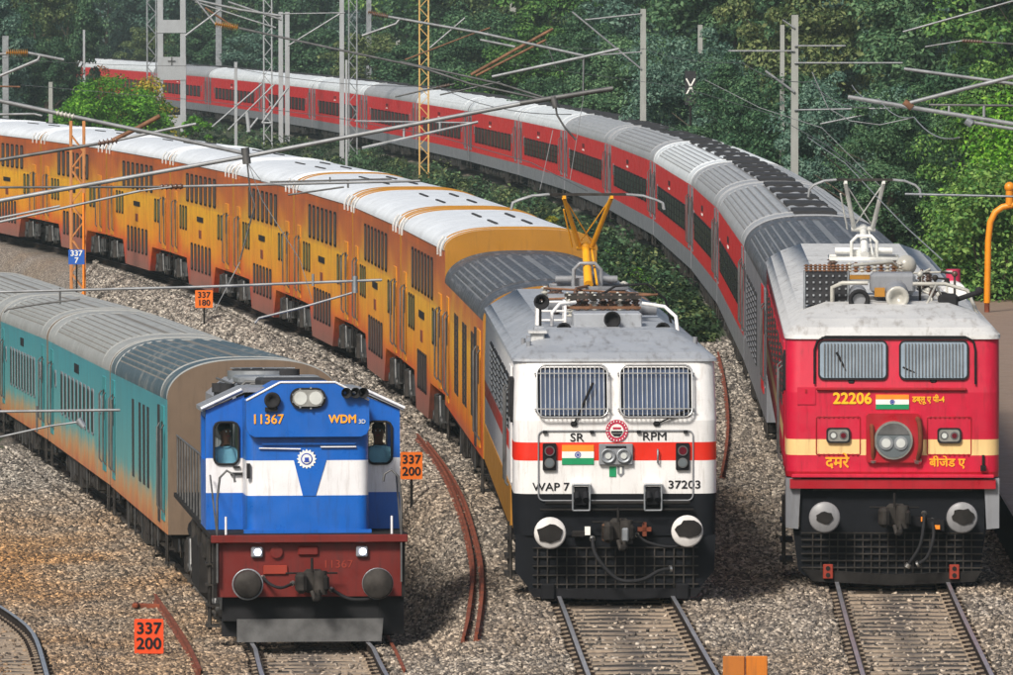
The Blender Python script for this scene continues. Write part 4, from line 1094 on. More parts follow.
# ------------------------------------------------------------------ red locomotive
def red_loco():
    loc, rot, L = place(rigC[0], rigC[1], gap=.5)
    u = Vector((math.sin(-rot[2]), math.cos(-rot[2]), 0)); loc = loc - u * (L / 2)
    t = thing('electric_locomotive', 'crimson electric locomotive with a cream stripe and a raised white pantograph', 'locomotive', loc, rot)
    S = 66.4; X = lambda px: (px - 893.5) / S; Z = lambda py: 8.85 - (py - 4) / S
    H = 1.61
    LV = [(1.72, .0, H, .2), (1.80, -.02, H, .22), (2.05, -.02, H, .22), (2.29, -.02, H, .22), (3.0, -.02, H, .22), (3.80, .10, H, .24)]
    b = MB(); shell(b, LV, L, [2, 0, 1, 0, 0]); b.build('body', ['red', 'cream', 'deepred'], t)
    b = MB(); shell(b, [(3.80, .06, H + .02, .24), (3.86, .08, H + .02, .26), (3.97, .25, H - .08, .3), (4.08, .7, 1.35, .3), (4.22, 2.2, .95, .3)], L, [0, 0, 0, 0]); b.build('roof', ['whiteroof'], t)
    tilt = math.atan(.12 / .8); zy = lambda z: -.02 + max(0, (z - 3.0) / .8 * .12)
    for px in (853.5, 934.5):
        cz = Z(360.5); windscreen(t, X(px), cz, 1.05, .60, zy(cz) - .01, tilt, 'rubber', 'greyglass', 18, 'slat')
    def hood(b):
        o = [(815, 384), (815, 350), (818, 341), (826, 337), (966, 337), (974, 341), (976, 350), (976, 384)]
        b.tube([(X(x), zy(Z(y)) - .04, Z(y)) for x, y in o], .017, 8)
        b.box((X(895), zy(3.82) - .0, Z(338)), (2.2, .10, .03))
    mk('window_hood', hood, 'black', t)
    wiper(t, (X(852), Z(382)), (X(838), Z(354)), -.0); wiper(t, (X(934), Z(381)), (X(905), Z(368)), -.0)
    mk('grab_rail', lambda b: b.box((X(892), -.05, Z(389)), (2.26, .05, .045), 0, None, .01), 'deepred', t)
    text('22206', .235, (X(853), -.028, Z(399)), 'textyellow', t, bold=.008, width=1.0)
    text('डब्लू ए पी-4', .125, (X(929), -.028, Z(399.5)), 'textyellow', t, bold=.003, width=.85)
    flag(t, X(893), Z(402), .50, .22, -.028)
    text('दमरे', .24, (X(838), -.028, Z(463)), 'textorange', t, bold=.006, width=.95); text('बीजेड ए', .18, (X(948), -.028, Z(463)), 'textorange', t, bold=.004)
    def cen(b):
        b.prism(rrect(0, 0, .82, .74, .06), -.10, .0, 'y', 0)
        b.disc((0, -.03), .29, -.16, -.05, 32, 1); b.disc((0, -.03), .26, -.175, -.1, 32, 2)
        b.prism([(.26 * math.cos(R(a)), -.03 + .26 * math.sin(R(a))) for a in range(20, 161, 10)], -.185, -.17, 'y', 3)
        for s_ in (-.11, .11): b.disc((s_, -.07), .105, -.195, -.16, 20, 4); b.disc((s_, -.07), .07, -.205, -.18, 16, 5)
    mk('headlight', cen, ['deepred', 'chrome', 'greylens', 'darktube', 'steel', 'lamp'], t, (X(894), 0, Z(438)))
    for px in (839, 950):
        def ind(b):
            b.prism(rrect(0, 0, .36, .23, .05), -.07, 0, 'y', 0); b.prism(rrect(0, 0, .31, .18, .05), -.078, -.03, 'y', 1)
            for s_, m in ((-.075, 2), (.075, 3)): b.disc((s_, 0), .062, -.09, -.06, 16, 4); b.disc((s_, 0), .04, -.095, -.07, 16, m)
        mk('marker_lamp', ind, ['rubber', 'chrome', 'lamp', 'redlens', 'darktube'], t, (X(px), 0, Z(435.5)))
    for cx in (X(839), X(950)):
        def panel(b, cx=cx):
            P = rrect(cx, Z(436), .66, .57, .02, 2)
            b.tube([(x, -.024, z) for x, z in P], .009, 4, 0, True)
            for k in range(9):
                for zz in (Z(436) - .285, Z(436) + .285): b.box((cx - .29 + k * .0725, -.03, zz), (.025, .02, .025), 0)
        mk('access_panel', panel, 'deepred', t)
    hose(t, [(X(872), -.03, Z(424)), (X(872.5), -.16, Z(430)), (X(873.5), -.14, Z(448)), (X(874), -.06, Z(461))], .034, 'rust')
    hose(t, [(X(917), -.03, Z(417)), (X(920), -.2, Z(424)), (X(921), -.18, Z(446)), (X(918), -.06, Z(461))], .038, 'rust')
    mk('ledge', lambda b: (b.box((0, -.07, 1.74), (3.05, .16, .05), 0, None, .01), b.box((0, -.05, 1.62), (3.1, .1, .14), 1)), ['red', 'deepred'], t)
    mk('side_cover', lambda b: (b.prism(rrect(X(807), Z(396), .28, .26, .01, 2), -.035, -.02, 'y', 0), b.box((X(806.5), -.04, Z(391)), (.03, .02, .05), 1)), ['red', 'deepred'], t)
    mk('horn_bracket', lambda b: (b.cyl((X(984), -.05, Z(466)), (X(984), -.05, Z(455)), .02, 8), b.box((X(984), -.06, Z(468)), (.08, .08, .08))), 'darkiron', t)
    def post(s_):
        def f(b):
            b.prism([(s_ * 1.61, 1.70), (s_ * 1.61, .95), (s_ * 1.42, .93), (s_ * 1.38, 1.70)], .0, .9, 'y', 0)
        return f
    for s_ in (-1, 1): mk('corner_post', post(s_), 'greypost', t)
    mk('buffer_beam', lambda b: (b.box((0, .14, 1.26), (2.78, .12, .86), 0), b.tube([(-1.2, .02, 1.52), (1.2, .02, 1.52)], .016, 6, 1)), ['navyblack', 'grime'], t)
    buffer_(t, X(825), Z(516), .1, 'buffer', (0, 0, .11), .235, 7); buffer_(t, X(962), Z(516), .1, 'buffer', (.02, .02, .14), .235, 9)
    coupler(t, Z(516), -.05, 0, 'grime')
    def cowc(b):
        b.prism([(-1.5, .94), (-1.42, .30), (-1.2, .12), (1.3, .12), (1.42, .94)], .12, .18, 'y', 0)
        b.prism([(-1.35, .32), (-1.2, .14), (0, .08), (1.25, .14), (1.35, .30), (0, .24)], -.02, .11, 'y', 1)
        for i in range(20): x = -1.2 + 2.4 * i / 19; b.box((x, .09, .56), (.018, .03, .62), 2)
        for i in range(6): b.box((0, .08, .34 + i * .105), (2.75, .03, .02), 2)
    mk('cattle_guard', cowc, ['navyblack', 'darkiron', 'grime'], t)
    for px in (829, 955.5): mk('guard_bracket', lambda b: (b.box((0, 0, 0), (.15, .06, .22), 0, None, .01), b.disc((0, .05), .035, -.04, 0, 10, 1), b.disc((0, -.05), .035, -.04, 0, 10, 1)), ['textdull', 'darkiron'], t, (X(px), -.05, Z(571) - .02))
    hose(t, [(X(925), -.05, Z(513)), (X(924), -.3, Z(524)), (X(920), -.38, Z(545)), (X(908), -.35, Z(565))], .026)
    hose(t, [(X(933), -.05, Z(520)), (X(934), -.3, Z(535)), (X(928), -.38, Z(555)), (X(918), -.35, Z(563))], .026)
    mk('coupling_arm', lambda b: (b.prism([(X(912), Z(516)), (X(945), Z(520)), (X(945), Z(531)), (X(912), Z(525))], -.12, .06, 'y', 0), b.box((X(924), -.14, Z(519)), (.07, .04, .07), 1), b.box((X(938), -.14, Z(527)), (.08, .04, .06), 1)), ['black', 'saffron'], t)
    # left side
    mk('cab_door', lambda b: (b.box((-H - .005, 1.5, 2.75), (.03, .8, 1.9), 0, None, .01), b.box((-H - .023, 1.5, 3.2), (.02, .5, .6), 1), [b.tube([(-H - .04, y, 1.9), (-H - .1, y, 1.95), (-H - .1, y, 3.3), (-H - .04, y, 3.35)], .02, 6, 2) for y in (.95, 2.05)]), ['red', 'glass', 'darktube'], t)
    mk('side_window', lambda b: (b.prism(rrect(.6, 3.3, .5, .6, .05), -H - .03, -H + .02, 'x', 0), b.prism(rrect(.6, 3.3, .4, .5, .05), -H - .035, -H, 'x', 1)), ['rubber', 'glass'], t)
    for i in range(6):
        def lv(b, i=i):
            y = 4.2 + i * 4.0; b.box((-H, y, 3.05), (.03, 2.8, .95), 0)
            for k in range(9): b.box((-H - .022, y, 2.65 + k * .1), (.02, 2.7, .03), 1)
        mk('louvre', lv, ['deepred', 'grime'], t)
    mk('solebar', lambda b: (b.box((0, L / 2 + .5, 1.5), (3.0, L - 1.4, .42), 1), b.box((0, L / 2, .75), (2.6, 7, .8), 0, None, .05)), ['darkiron', 'coachgrey'], t)
    three_axle(t, 3.9); three_axle(t, L - 4.2)
    def steps(b):
        for y in (1.05, 1.95): b.cyl((-1.62, y, 1.3), (-1.62, y, .3), .025, 6)
        for z in (.35, .65, .95): b.box((-1.58, 1.5, z), (.2, .85, .03))
    mk('footstep', steps, 'grime', t)
    # roof gear
    def grid(b):
        b.box((-.95, 3.6, 4.42), (.66, .7, .5), 0)
        for i in range(7):
            for k in range(5): b.box((-1.24 + i * .1, 3.24, 4.22 + k * .1), (.028, .03, .03), 1)
        for i in range(10): insulator(b, (-1.25 + i * .07, 3.3, 4.68), .12, .045, 2, 3)
        for i in range(9): insulator(b, (-.55 + i * .1, 4.6, 4.62), .16, .055, 2 if i % 2 else 3, 3)
        b.box((-.1, 4.4, 4.55), (1.1, .5, .06), 4); b.box((-.15, 3.7, 4.52), (1.3, .08, .05), 1)
        for x in (-1.28, -.6): b.cyl((x, 3.24, 4.1), (x, 3.24, 4.7), .02, 6, 1)
    mk('resistor_bank', grid, ['soot', 'steel', 'rusty_iron', 'whiteglaze', 'ochre'], t)
    def comp(b):
        b.cyl((-.45, 2.5, 4.3), (-.45, 3.5, 4.34), .14, 16, 1); b.lathe([(.14, 0), (.17, .02), (.17, .08), (.12, .08), (.10, .0), (0, -.05)], (-.45, 2.5, 4.28), (0, -1, 0), 18, 0)
        b.box((-.45, 2.7, 4.06), (.5, .25, .05), 0)
        b.cyl((.14, 2.45, 4.32), (.14, 3.5, 4.38), .15, 16, 1, .2); b.lathe([(.15, 0), (.18, .04), (.18, .1), (.13, .1), (.09, .02), (0, .0)], (.14, 2.45, 4.32), (0, -1, 0), 18, 3)
        b.box((.1, 3.6, 4.5), (.7, .7, .32), 1, None, .05); b.ball((.35, 4.9, 4.72), .17, 3, 12); b.box((-.12, 2.95, 4.38), (.16, .1, .14), 4)
        b.box((.95, 3.1, 4.22), (.3, .35, .26), 0, None, .04); b.cyl((1.05, 3.1, 4.25), (1.4, 2.9, 4.38), .04, 8, 0); b.ball((1.42, 2.9, 4.4), .07, 0, 8)
    mk('compressor', comp, ['rubber', 'greypost', 'chrome', 'whiteglaze', 'ochre'], t)
    def pipes(b):
        rr = random.Random(9)
        b.tube([(-.85, 3.2, 4.1), (-.85, 3.1, 4.45), (-.7, 3.0, 4.52), (-.3, 3.0, 4.52)], .035, 8)
        b.tube([(.4, 3.2, 4.5), (.9, 3.2, 4.5), (1.25, 3.2, 4.4), (1.42, 3.2, 4.0)], .03, 8); b.tube([(.6, 2.7, 4.2), (.75, 2.9, 4.5), (.9, 3.1, 4.2)], .02, 6)
        for i in range(14):
            x = rr.uniform(.35, 1.2); y = rr.uniform(3.2, 5.4); z = 4.3 + rr.uniform(0, .35); b.tube([(x, y, 4.1), (x, y, z), (x + rr.uniform(-.3, .3), y + .2, z + rr.uniform(-.05, .1))], .022, 6, rr.choice((0, 1)))
            b.ball((x, y, z), .05, rr.choice((0, 1, 2)), 8)
        for i in range(5): insulator(b, (rr.uniform(.3, 1.1), 5 + i * .3, 4.3), .3, .06, 2, 4)
        b.tube([(-1.2, 5.4, 4.5), (1.1, 5.4, 4.6)], .02, 6, 0); b.tube([(-.5, 4.1, 4.75), (.1, 4.2, 4.8), (.2, 4.5, 4.7)], .03, 6, 0)
    mk('roof_pipe', pipes, ['whiteglaze', 'grime', 'insul'], t)
    mk('roof_walkway', lambda b: b.box((0, 9, 4.25), (1.9, 10, .05), 0), 'whiteroof', t)
    mk('side_reservoir', lambda b: (b.cyl((1.25, 8, 4.12), (1.25, 10, 4.12), .2, 14, 0), b.cyl((1.25, 8.8, 4.1), (1.25, 8.8, 4.5), .12, 10, 1)), ['white', 'maroon'], t)
    pantograph(t, 15, 4.50, 4.92, 5.80, .33, .16, 1.95, 'pantowhite', .3, x0=-.05)
red_loco()

# ------------------------------------------------------------------ blue locomotive
def blue_loco():
    loc, rot, L = place(bluC[0], bluC[1], blue=True, gap=.6)
    u = Vector((math.sin(-rot[2]), math.cos(-rot[2]), 0)); loc = loc - u * (L / 2); loc.z = -drop(F / 69.5) + .05
    t = thing('diesel_locomotive', 'blue diesel locomotive with a white band and dull red buffer beam', 'locomotive', loc, rot)
    S = 69.5; D = drop(F / 69.5); X = lambda px: (px - 309) / S; Z = lambda py: CH + D - .05 - (py - 4) / S
    def hood(b):
        lv = [(1.70, .45, .89, .16), (2.24, .45, .89, .16), (2.75, .45, .89, .16), (3.12, .45, .89, .16), (3.5, .47, .87, .16)]
        shell(b, lv, 3.4, [0, 1, 0, 0])
        b.prism([(X(295), 2.755), (X(328), 2.755), (X(317), 2.235), (X(304), 2.235)], .438, .455, 'y', 0)
        b.box((0, .55, 1.72), (1.85, .24, .05), 0)
    mk('short_hood', hood, ['blue', 'whiteband'], t)
    def nb(b):
        z0, z1, z2 = Z(438), Z(402), Z(384); w_ = .89
        P = [(-w_, z1), (-w_, z0 + .12), (-w_ + .04, z0 + .04), (-w_ + .12, z0), (w_ - .12, z0), (w_ - .04, z0 + .04), (w_, z0 + .12), (w_, z1), (.40, z2), (-.40, z2)]
        b.prism(P, .30, 3.3, 'y', 0)
        for a_, c_ in (((-w_, z1), (-.40, z2)), ((-.40, z2), (.40, z2)), ((.40, z2), (w_, z1))): b.tube([(a_[0], .30, a_[1] + .012), (c_[0], .30, c_[1] + .012)], .018, 5, 1)
    mk('number_box', nb, ['blue', 'whiteband'], t)
    yc = 1.9
    def cab(b):
        for s_ in (-1, 1):
            w0, w1 = (.96, 1.30); zb, zt = 2.67, 3.27; xo, xi = 1.43, .86
            def q(x0, x1, z0, z1, m): b.prism([(s_ * x0, z0), (s_ * x1, z0), (s_ * x1, z1), (s_ * x0, z1)], yc, yc + .08, 'y', m)
            q(xi, xo, 1.70, 2.24, 0); q(xi, xo, 2.24, zb, 1); q(xi, w0, zb, 2.75, 1); q(w1, xo, zb, 2.75, 1); q(xi, w0, 2.75, zt, 0); q(w1, xo, 2.75, zt, 0)
            b.prism([(s_ * xi, zt), (s_ * xo, zt), (s_ * xo, 3.46), (s_ * xi, 3.68)], yc, yc + .08, 'y', 0)
            # side wall with an opening
            b.box((s_ * 1.40, yc + 1.3, 2.2), (.06, 2.44, 1.0), 0); b.box((s_ * 1.40, yc + .2, 3.07), (.06, .24, .75), 0); b.box((s_ * 1.40, yc + 2.3, 3.07), (.06, .4, .75), 0); b.box((s_ * 1.4, yc + 1.2, 3.4), (.06, 2.2, .1), 0)
        b.prism([(-1.43, 1.7), (1.43, 1.7), (1.43, 2.6), (.9, 2.6), (.89, 3.7), (-.89, 3.7), (-.9, 2.6), (-1.43, 2.6)], yc + 2.5, yc + 2.58, 'y', 2)
        b.prism([(-1.49, 3.44), (-.86, 3.72), (.86, 3.72), (1.49, 3.44), (1.49, 3.50), (.86, 3.79), (-.86, 3.79), (-1.49, 3.50)], yc - .06, yc + 2.65, 'y', 3)
        for s_ in (-1, 1): b.tube([(s_ * 1.5, yc - .07, 3.48), (s_ * .9, yc - .07, 3.76)], .024, 5, 1)
    mk('cab', cab, ['blue', 'whiteband', 'lining', 'greypost'], t)
    for s_ in (-1, 1):
        def fr(b):
            P = rrect(0, 0, .36, .62, .1); b.tube([(x, -.02, z) for x, z in P], .02, 6, 0, True)
        w_o = mk('cab_window', fr, ['rubber'], t, (s_ * 1.13, yc, 2.97)); mk('pane', lambda b: b.prism(rrect(0, 0, .35, .61, .1), .02, .026, 'y'), ['clearglass'], w_o)
    mk('headlight', lambda b: (b.prism(rrect(0, 0, .52, .30, .14, 8), -.06, 0, 'y', 0), b.prism(rrect(0, 0, .45, .24, .115, 8), -.085, -.02, 'y', 1), [b.disc((s_, 0), .095, -.10, -.06, 20, 2) for s_ in (-.11, .11)], [b.box((.23 * math.cos(R(a)), -.06, .15 * math.sin(R(a))), (.025, .05, .025), 3) for a in range(0, 360, 40)]), ['rubber', 'chrome', 'lamp', 'steel'], t, (X(309), .30, Z(399)))
    def horns(b):
        b.lathe([(0, 0), (.11, 0), (.12, .10), (.09, .11), (.05, .05), (0, .05)], (X(273), .3, Z(401)), (0, -1, 0), 20, 0)
        for x in (343, 352, 360):
            b.lathe([(.02, 0), (.04, .1), (.08, .25), (.075, .25), (.02, .12)], (X(x) + .03, .42, Z(394)), (.15, -1, 0), 14, 0)
        b.box((X(272), .27, Z(410)), (.18, .08, .06), 0)
    mk('horn', horns, ['rubber'], t)
    text('11367', .195, (X(268.5), .29, Z(420.5)), 'textorange', t, bold=.003, width=.95)
    text('WDM', .165, (X(344), .29, Z(420.5)), 'textorange', t, bold=.005, width=.95); text('3D', .085, (X(363.5), .29, Z(423)), 'textwhite', t)
    def em(b):
        n = 16; P = []
        for i in range(n * 2):
            r = .145 if (i // 1) % 2 == 0 else .115; a = 2 * math.pi * i / (2 * n); P.append((r * math.cos(a), r * math.sin(a)))
        b.prism(P, -.02, 0, 'y', 0); b.disc((0, 0), .085, -.026, 0, 24, 1); b.disc((0, 0), .068, -.032, 0, 24, 0); b.box((0, -.035, .0), (.06, .01, .045), 2); b.box((0, -.035, -.035), (.08, .01, .018), 2)
    mk('gear_emblem', em, ['textwhite', 'navy', 'navy'], t, (X(308), .45, Z(460.5)))
    mk('light_bar', lambda b: (b.tube([(X(260), .42, Z(449.5)), (X(302), .42, Z(450.5))], .012, 6, 0), b.tube([(X(322), .42, Z(448.5)), (X(358), .42, Z(448.5))], .012, 6, 0), b.box((X(310), .43, Z(445)), (1.35, .05, .03), 1)), ['whiteband', 'blue'], t)
    # headstock
    mk('platform', lambda b: (b.box((0, L / 2, 1.66), (2.86, L - .2, .07), 0), b.box((0, .03, 1.63), (2.84, .2, .11), 1, None, .01), b.box((0, L / 2, 1.35), (1.5, L - .6, .5), 2)), ['darkiron', 'bufferred', 'darkiron'], t)
    mk('buffer_beam', lambda b: (b.box((0, .14, 1.19), (2.76, .12, .80), 0), [b.box((s_ * 1.36, .12, 1.2), (.05, .22, .84), 1) for s_ in (-1, 1)], b.box((X(275), .06, Z(571)), (.35, .04, .13), 2, None, .01), b.cyl((X(276), .03, Z(553)), (X(276), .1, Z(553)), .09, 12, 0), b.box((X(308), .06, Z(552)), (.3, .06, .14), 0, None, .02)), ['bufferred', 'darkiron', 'textdull'], t)
    for px in (256.5, 362): mk('marker_lamp', lambda b: (b.box((0, 0, 0), (.17, .08, .16), 0, None, .02), b.disc((.01, 0), .05, -.055, 0, 14, 1)), ['coachgrey', 'ledlamp'], t, (X(px), .04, Z(553)))
    text('11367', .16, (X(338), .075, Z(566)), 'textdull', t, width=1.1)
    buffer_(t, X(246), Z(584), .1, 'grime', None, .2, 2); buffer_(t, X(376), Z(584), .1, 'grime', None, .22, 2)
    for px in (246, 376): mk('buffer_ring', lambda b: b.tube([(.215 * math.cos(a), 0, .215 * math.sin(a)) for a in (2 * math.pi * k / 24 for k in range(24))], .014, 5, 0, True), 'steel', t, (X(px), -.38, Z(584)))
    coupler(t, Z(583), -.05, 0, 'grime')
    hose(t, [(X(262), .05, Z(578)), (X(270), -.2, Z(585)), (X(280), -.25, Z(588)), (X(292), -.1, Z(584))], .022)
    hose(t, [(X(330), -.05, Z(590)), (X(350), -.25, Z(600)), (X(378), -.25, Z(598)), (X(386), -.1, Z(588))], .026)
    mk('pilot', lambda b: (b.box((0, .35, .66), (2.5, .2, .45), 0), b.box((1.2, .3, .55), (.35, .25, .62), 0), b.box((0, .5, .45), (2.5, .1, .5), 0)), ['rubber'], t)
    mk('rail_guard', lambda b: b.prism([(X(236), Z(620)), (X(383), Z(620)), (X(381), Z(643)), (X(236), Z(643))], -.04, .02, 'y', 0), ['plow'], t)
    for s_ in (-1, 1):
        def hr(b):
            x = s_ * 1.33; b.tube([(x, -.02, 1.62), (x, -.02, 2.2), (x - s_ * .04, -.02, 2.52), (x - s_ * .14, -.02, 2.62), (x - s_ * .24, -.02, 2.56), (x - s_ * .26, -.02, 2.45)], .018, 7, 0)
            b.tube([(x, -.02, 1.0), (x, -.04, 1.62)], .018, 6, 0)
            b.tube([(x, .1, 1.7), (x + s_ * .04, 1.8, 2.5)], .014, 6, 0); b.cyl((s_ * 1.2, .1, 1.69), (s_ * 1.2, .1, 1.95), .018, 6, 1)
        mk('handrail', hr, ['darktube', 'whiteband'], t)
    mk('door_latch', lambda b: (b.box((-.86, .44, 2.6), (.05, .06, .22), 0), b.box((-.98, yc - .02, 2.52), (.18, .05, .04), 0), b.box((-.98, yc - .02, 2.62), (.1, .05, .03), 0)), 'rubber', t)
    # long hood
    def lh(b):
        b.prism([(-.88, 1.7), (.88, 1.7), (.88, 3.45), (.55, 3.72), (-.55, 3.72), (-.88, 3.45)], 4.6, L - .4, 'y', 0)
        y = 5.0
        while y < L - 1.5: b.box((-.9, y + .55, 2.6), (.03, 1.0, 1.4), 0, None, .01); b.box((-.92, y + .55, 3.0), (.03, .7, .35), 1); y += 1.25
    mk('long_hood', lh, ['greypost', 'soot'], t)
    def rg(b):
        b.box((0, 6.0, 3.80), (1.0, 2.2, .14), 1, None, .03); b.box((.1, 8.6, 3.80), (.9, 1.6, .16), 0, None, .03); b.cyl((.1, 8.6, 3.85), (.1, 8.6, 3.98), .16, 14, 1)
        b.cyl((0, L - 3.4, 3.72), (0, L - 3.4, 3.86), .6, 24, 0); b.cyl((0, L - 3.4, 3.86), (0, L - 3.4, 3.88), .52, 24, 1)
        for k in range(8): a = math.pi * k / 8; b.tube([(-.55 * math.cos(a), L - 3.4 - .55 * math.sin(a), 3.9), (.55 * math.cos(a), L - 3.4 + .55 * math.sin(a), 3.9)], .012, 4, 0)
        b.box((0, 11.5, 3.78), (1.3, 2.4, .12), 0, None, .03)
        for y in (4.8, 7.4, 9.8, 13.2): b.tube([(-.9, y, 3.42), (-.55, y, 3.76), (.55, y, 3.76), (.9, y, 3.42)], .03, 6, 2)
        for y, x in ((5.2, -1.0), (5.9, -1.1)): b.cyl((x, y, 3.0), (x, y, 3.72), .08, 10, 1); b.cyl((x, y, 3.66), (x, y, 3.8), .11, 10, 1)
        b.tube([(-.7, 4.7, 3.7), (-.7, L - 1, 3.7)], .02, 6, 2)
    mk('hood_roof_gear', rg, ['steel', 'soot', 'darktube'], t)
    def sr(b):
        for s_ in (-1, 1):
            y = 4.8
            while y < L - .4: b.cyl((s_ * 1.38, y, 1.69), (s_ * 1.38, y, 2.7), .018, 6); y += 1.6
            b.tube([(s_ * 1.38, 4.8, 2.7), (s_ * 1.38, L - .4, 2.7)], .018, 6)
    mk('side_rail', sr, 'darktube', t)
    def tank(b):
        b.box((0, L / 2, .85), (2.7, 4.2, .95), 0, None, .12)
        for y in (.5, .9): b.cyl((-1.42, y, 1.6), (-1.42, y, .3), .025, 6, 1)
        for z in (.35, .65, .95, 1.25): b.box((-1.38, .7, z), (.2, .5, .03), 1)
        for y in (3.0, 4.2, 6.5, 9, 12): b.box((-1.2, y, 1.3), (.3, .7, .45), 1, None, .04)
    mk('fuel_tank', tank, ['darkiron', 'grime'], t)
    three_axle(t, 3.6); three_axle(t, L - 3.8)
    # the two crew members
    def person(x, y, label, cap, turn):
        P = Matrix.Translation(loc) @ Matrix.Rotation(rot[2], 4, 'Z')
        r = thing('person', label, 'person', P @ Vector((x, y, 1.58)), (0, 0, rot[2] + turn))
        # continuous body: skin modifier figure, seated
        J = {'pelvis': (0, .05, .62, .15), 'belly': (0, .04, .80, .145), 'chest': (0, .03, 1.05, .16), 'neck0': (0, .02, 1.23, .09), 'neck': (0, 0, 1.29, .058), 'h0': (0, -.01, 1.36, .085), 'h1': (0, 0, 1.45, .095), 'h2': (0, .01, 1.53, .07),
             'sl': (-.17, .03, 1.16, .065), 'el': (-.23, -.04, .92, .048), 'wl': (-.17, -.2, .86, .032), 'fl': (-.15, -.27, .88, .03), 'sr': (.17, .03, 1.16, .065), 'er': (.24, -.05, .93, .048), 'wr': (.12, -.2, .90, .032), 'fr': (.09, -.27, .92, .03),
             'kl': (-.12, -.26, .58, .075), 'al': (-.12, -.20, .15, .045), 'tl': (-.12, -.30, .08, .035), 'kr': (.12, -.26, .58, .075), 'ar': (.12, -.20, .15, .045), 'tr': (.12, -.30, .08, .035)}
        E = [('pelvis', 'belly'), ('belly', 'chest'), ('chest', 'neck0'), ('neck0', 'neck'), ('neck', 'h0'), ('h0', 'h1'), ('h1', 'h2'), ('chest', 'sl'), ('sl', 'el'), ('el', 'wl'), ('wl', 'fl'), ('chest', 'sr'), ('sr', 'er'), ('er', 'wr'), ('wr', 'fr'), ('pelvis', 'kl'), ('kl', 'al'), ('al', 'tl'), ('pelvis', 'kr'), ('kr', 'ar'), ('ar', 'tr')]
        K = list(J); me = bpy.data.meshes.new('body'); me.from_pydata([J[k][:3] for k in K], [(K.index(a), K.index(b_)) for a, b_ in E], [])
        o = link('body', me, r); sk = o.modifiers.new('skin', 'SKIN'); 
        for i, k in enumerate(K): me.skin_vertices[0].data[i].radius = (J[k][3], J[k][3])
        me.skin_vertices[0].data[0].use_root = True
        ss = o.modifiers.new('sub', 'SUBSURF'); ss.levels = 2; ss.render_levels = 2
        bpy.context.view_layer.update()
        m2 = bpy.data.meshes.new_from_object(o.evaluated_get(bpy.context.evaluated_depsgraph_get())); o.modifiers.clear(); o.data = m2
        m2.materials.clear(); m2.materials.append(M['skin']); m2.materials.append(M['shirt']); m2.materials.append(M['darkiron'])
        for p in m2.polygons:
            c = p.center; p.use_smooth = True
            p.material_index = 2 if c.z < .72 and c.y > -.6 and not (c.z > .8) else (1 if c.z < 1.24 and not (c.y < -.16 and c.z < 1.0 and abs(c.x) > .05) else 0)
        mk('face', lambda b: (b.ball((-.032, -.088, 1.465), .012, 1, 8), b.ball((.032, -.088, 1.465), .012, 1, 8), b.box((0, -.102, 1.44), (.022, .03, .045), 0, None, .008), b.box((0, -.09, 1.395), (.05, .012, .012), 2), b.ball((-.092, .01, 1.44), .022, 0, 8, (.5, 1, 1.4)), b.ball((.092, .01, 1.44), .022, 0, 8, (.5, 1, 1.4))), ['skin', 'textwhite', 'deepred'], r)
        mk('hair', lambda b: b.ball((0, .035, 1.50), .102, 0, 14, (1, 1.02, .92)), 'hair', r)
        mk('collar', lambda b: b.tube([(.075 * math.cos(a), .015 + .07 * math.sin(a), 1.225) for a in (2 * math.pi * k / 14 for k in range(14))], .016, 6, 0, True), 'shirt', r)
    person(-1.13, yc + .44, 'person in a blue shirt seated in the left cab window of the blue locomotive', True, R(25))
    person(1.13, yc + .44, 'person in a pale blue shirt seated in the right cab window of the blue locomotive', False, R(-8))
blue_loco()
# ------------------------------------------------------------------ vegetation
def quads_mesh(name, P, mats, mi=None):
    n = len(P); me = bpy.data.meshes.new(name); me.vertices.add(n * 4); me.vertices.foreach_set('co', P.reshape(-1))
    me.loops.add(n * 4); me.loops.foreach_set('vertex_index', np.arange(n * 4, dtype=np.int32))
    me.polygons.add(n); me.polygons.foreach_set('loop_start', np.arange(n, dtype=np.int32) * 4); me.update()
    for m in mats: me.materials.append(M[m])
    if mi is not None: me.polygons.foreach_set('material_index', mi.astype(np.int32))
    me.validate(); return me
def leaves(C, rad, per, size, rg, squash=.8, up=.35):
    """C: clump centres (n,3); rad (n,); leaf quads in the shells of the clumps"""
    n = len(C); idx = np.repeat(np.arange(n), per); k = len(idx)
    d = rg.normal(size=(k, 3)); d /= np.linalg.norm(d, axis=1)[:, None]; d[:, 2] = np.where(d[:, 2] < -.3, -d[:, 2], d[:, 2])
    r = rad[idx] * (.45 + .65 * rg.random(k) ** .6)
    p = C[idx] + d * r[:, None] * np.array([1, 1, squash])
    nrm = d + rg.normal(size=(k, 3)) * .55 + np.array([0, 0, up]); nrm /= np.linalg.norm(nrm, axis=1)[:, None]
    a = np.cross(nrm, rg.normal(size=(k, 3))); a /= np.linalg.norm(a, axis=1)[:, None]; b = np.cross(nrm, a)
    s = size * (.55 + .9 * rg.random(k)); a *= s[:, None]; b *= (s * .55)[:, None]
    bend = nrm * (s * -.22)[:, None]
    return np.stack([p - a + bend, p - b, p + a + bend, p + b], 1)
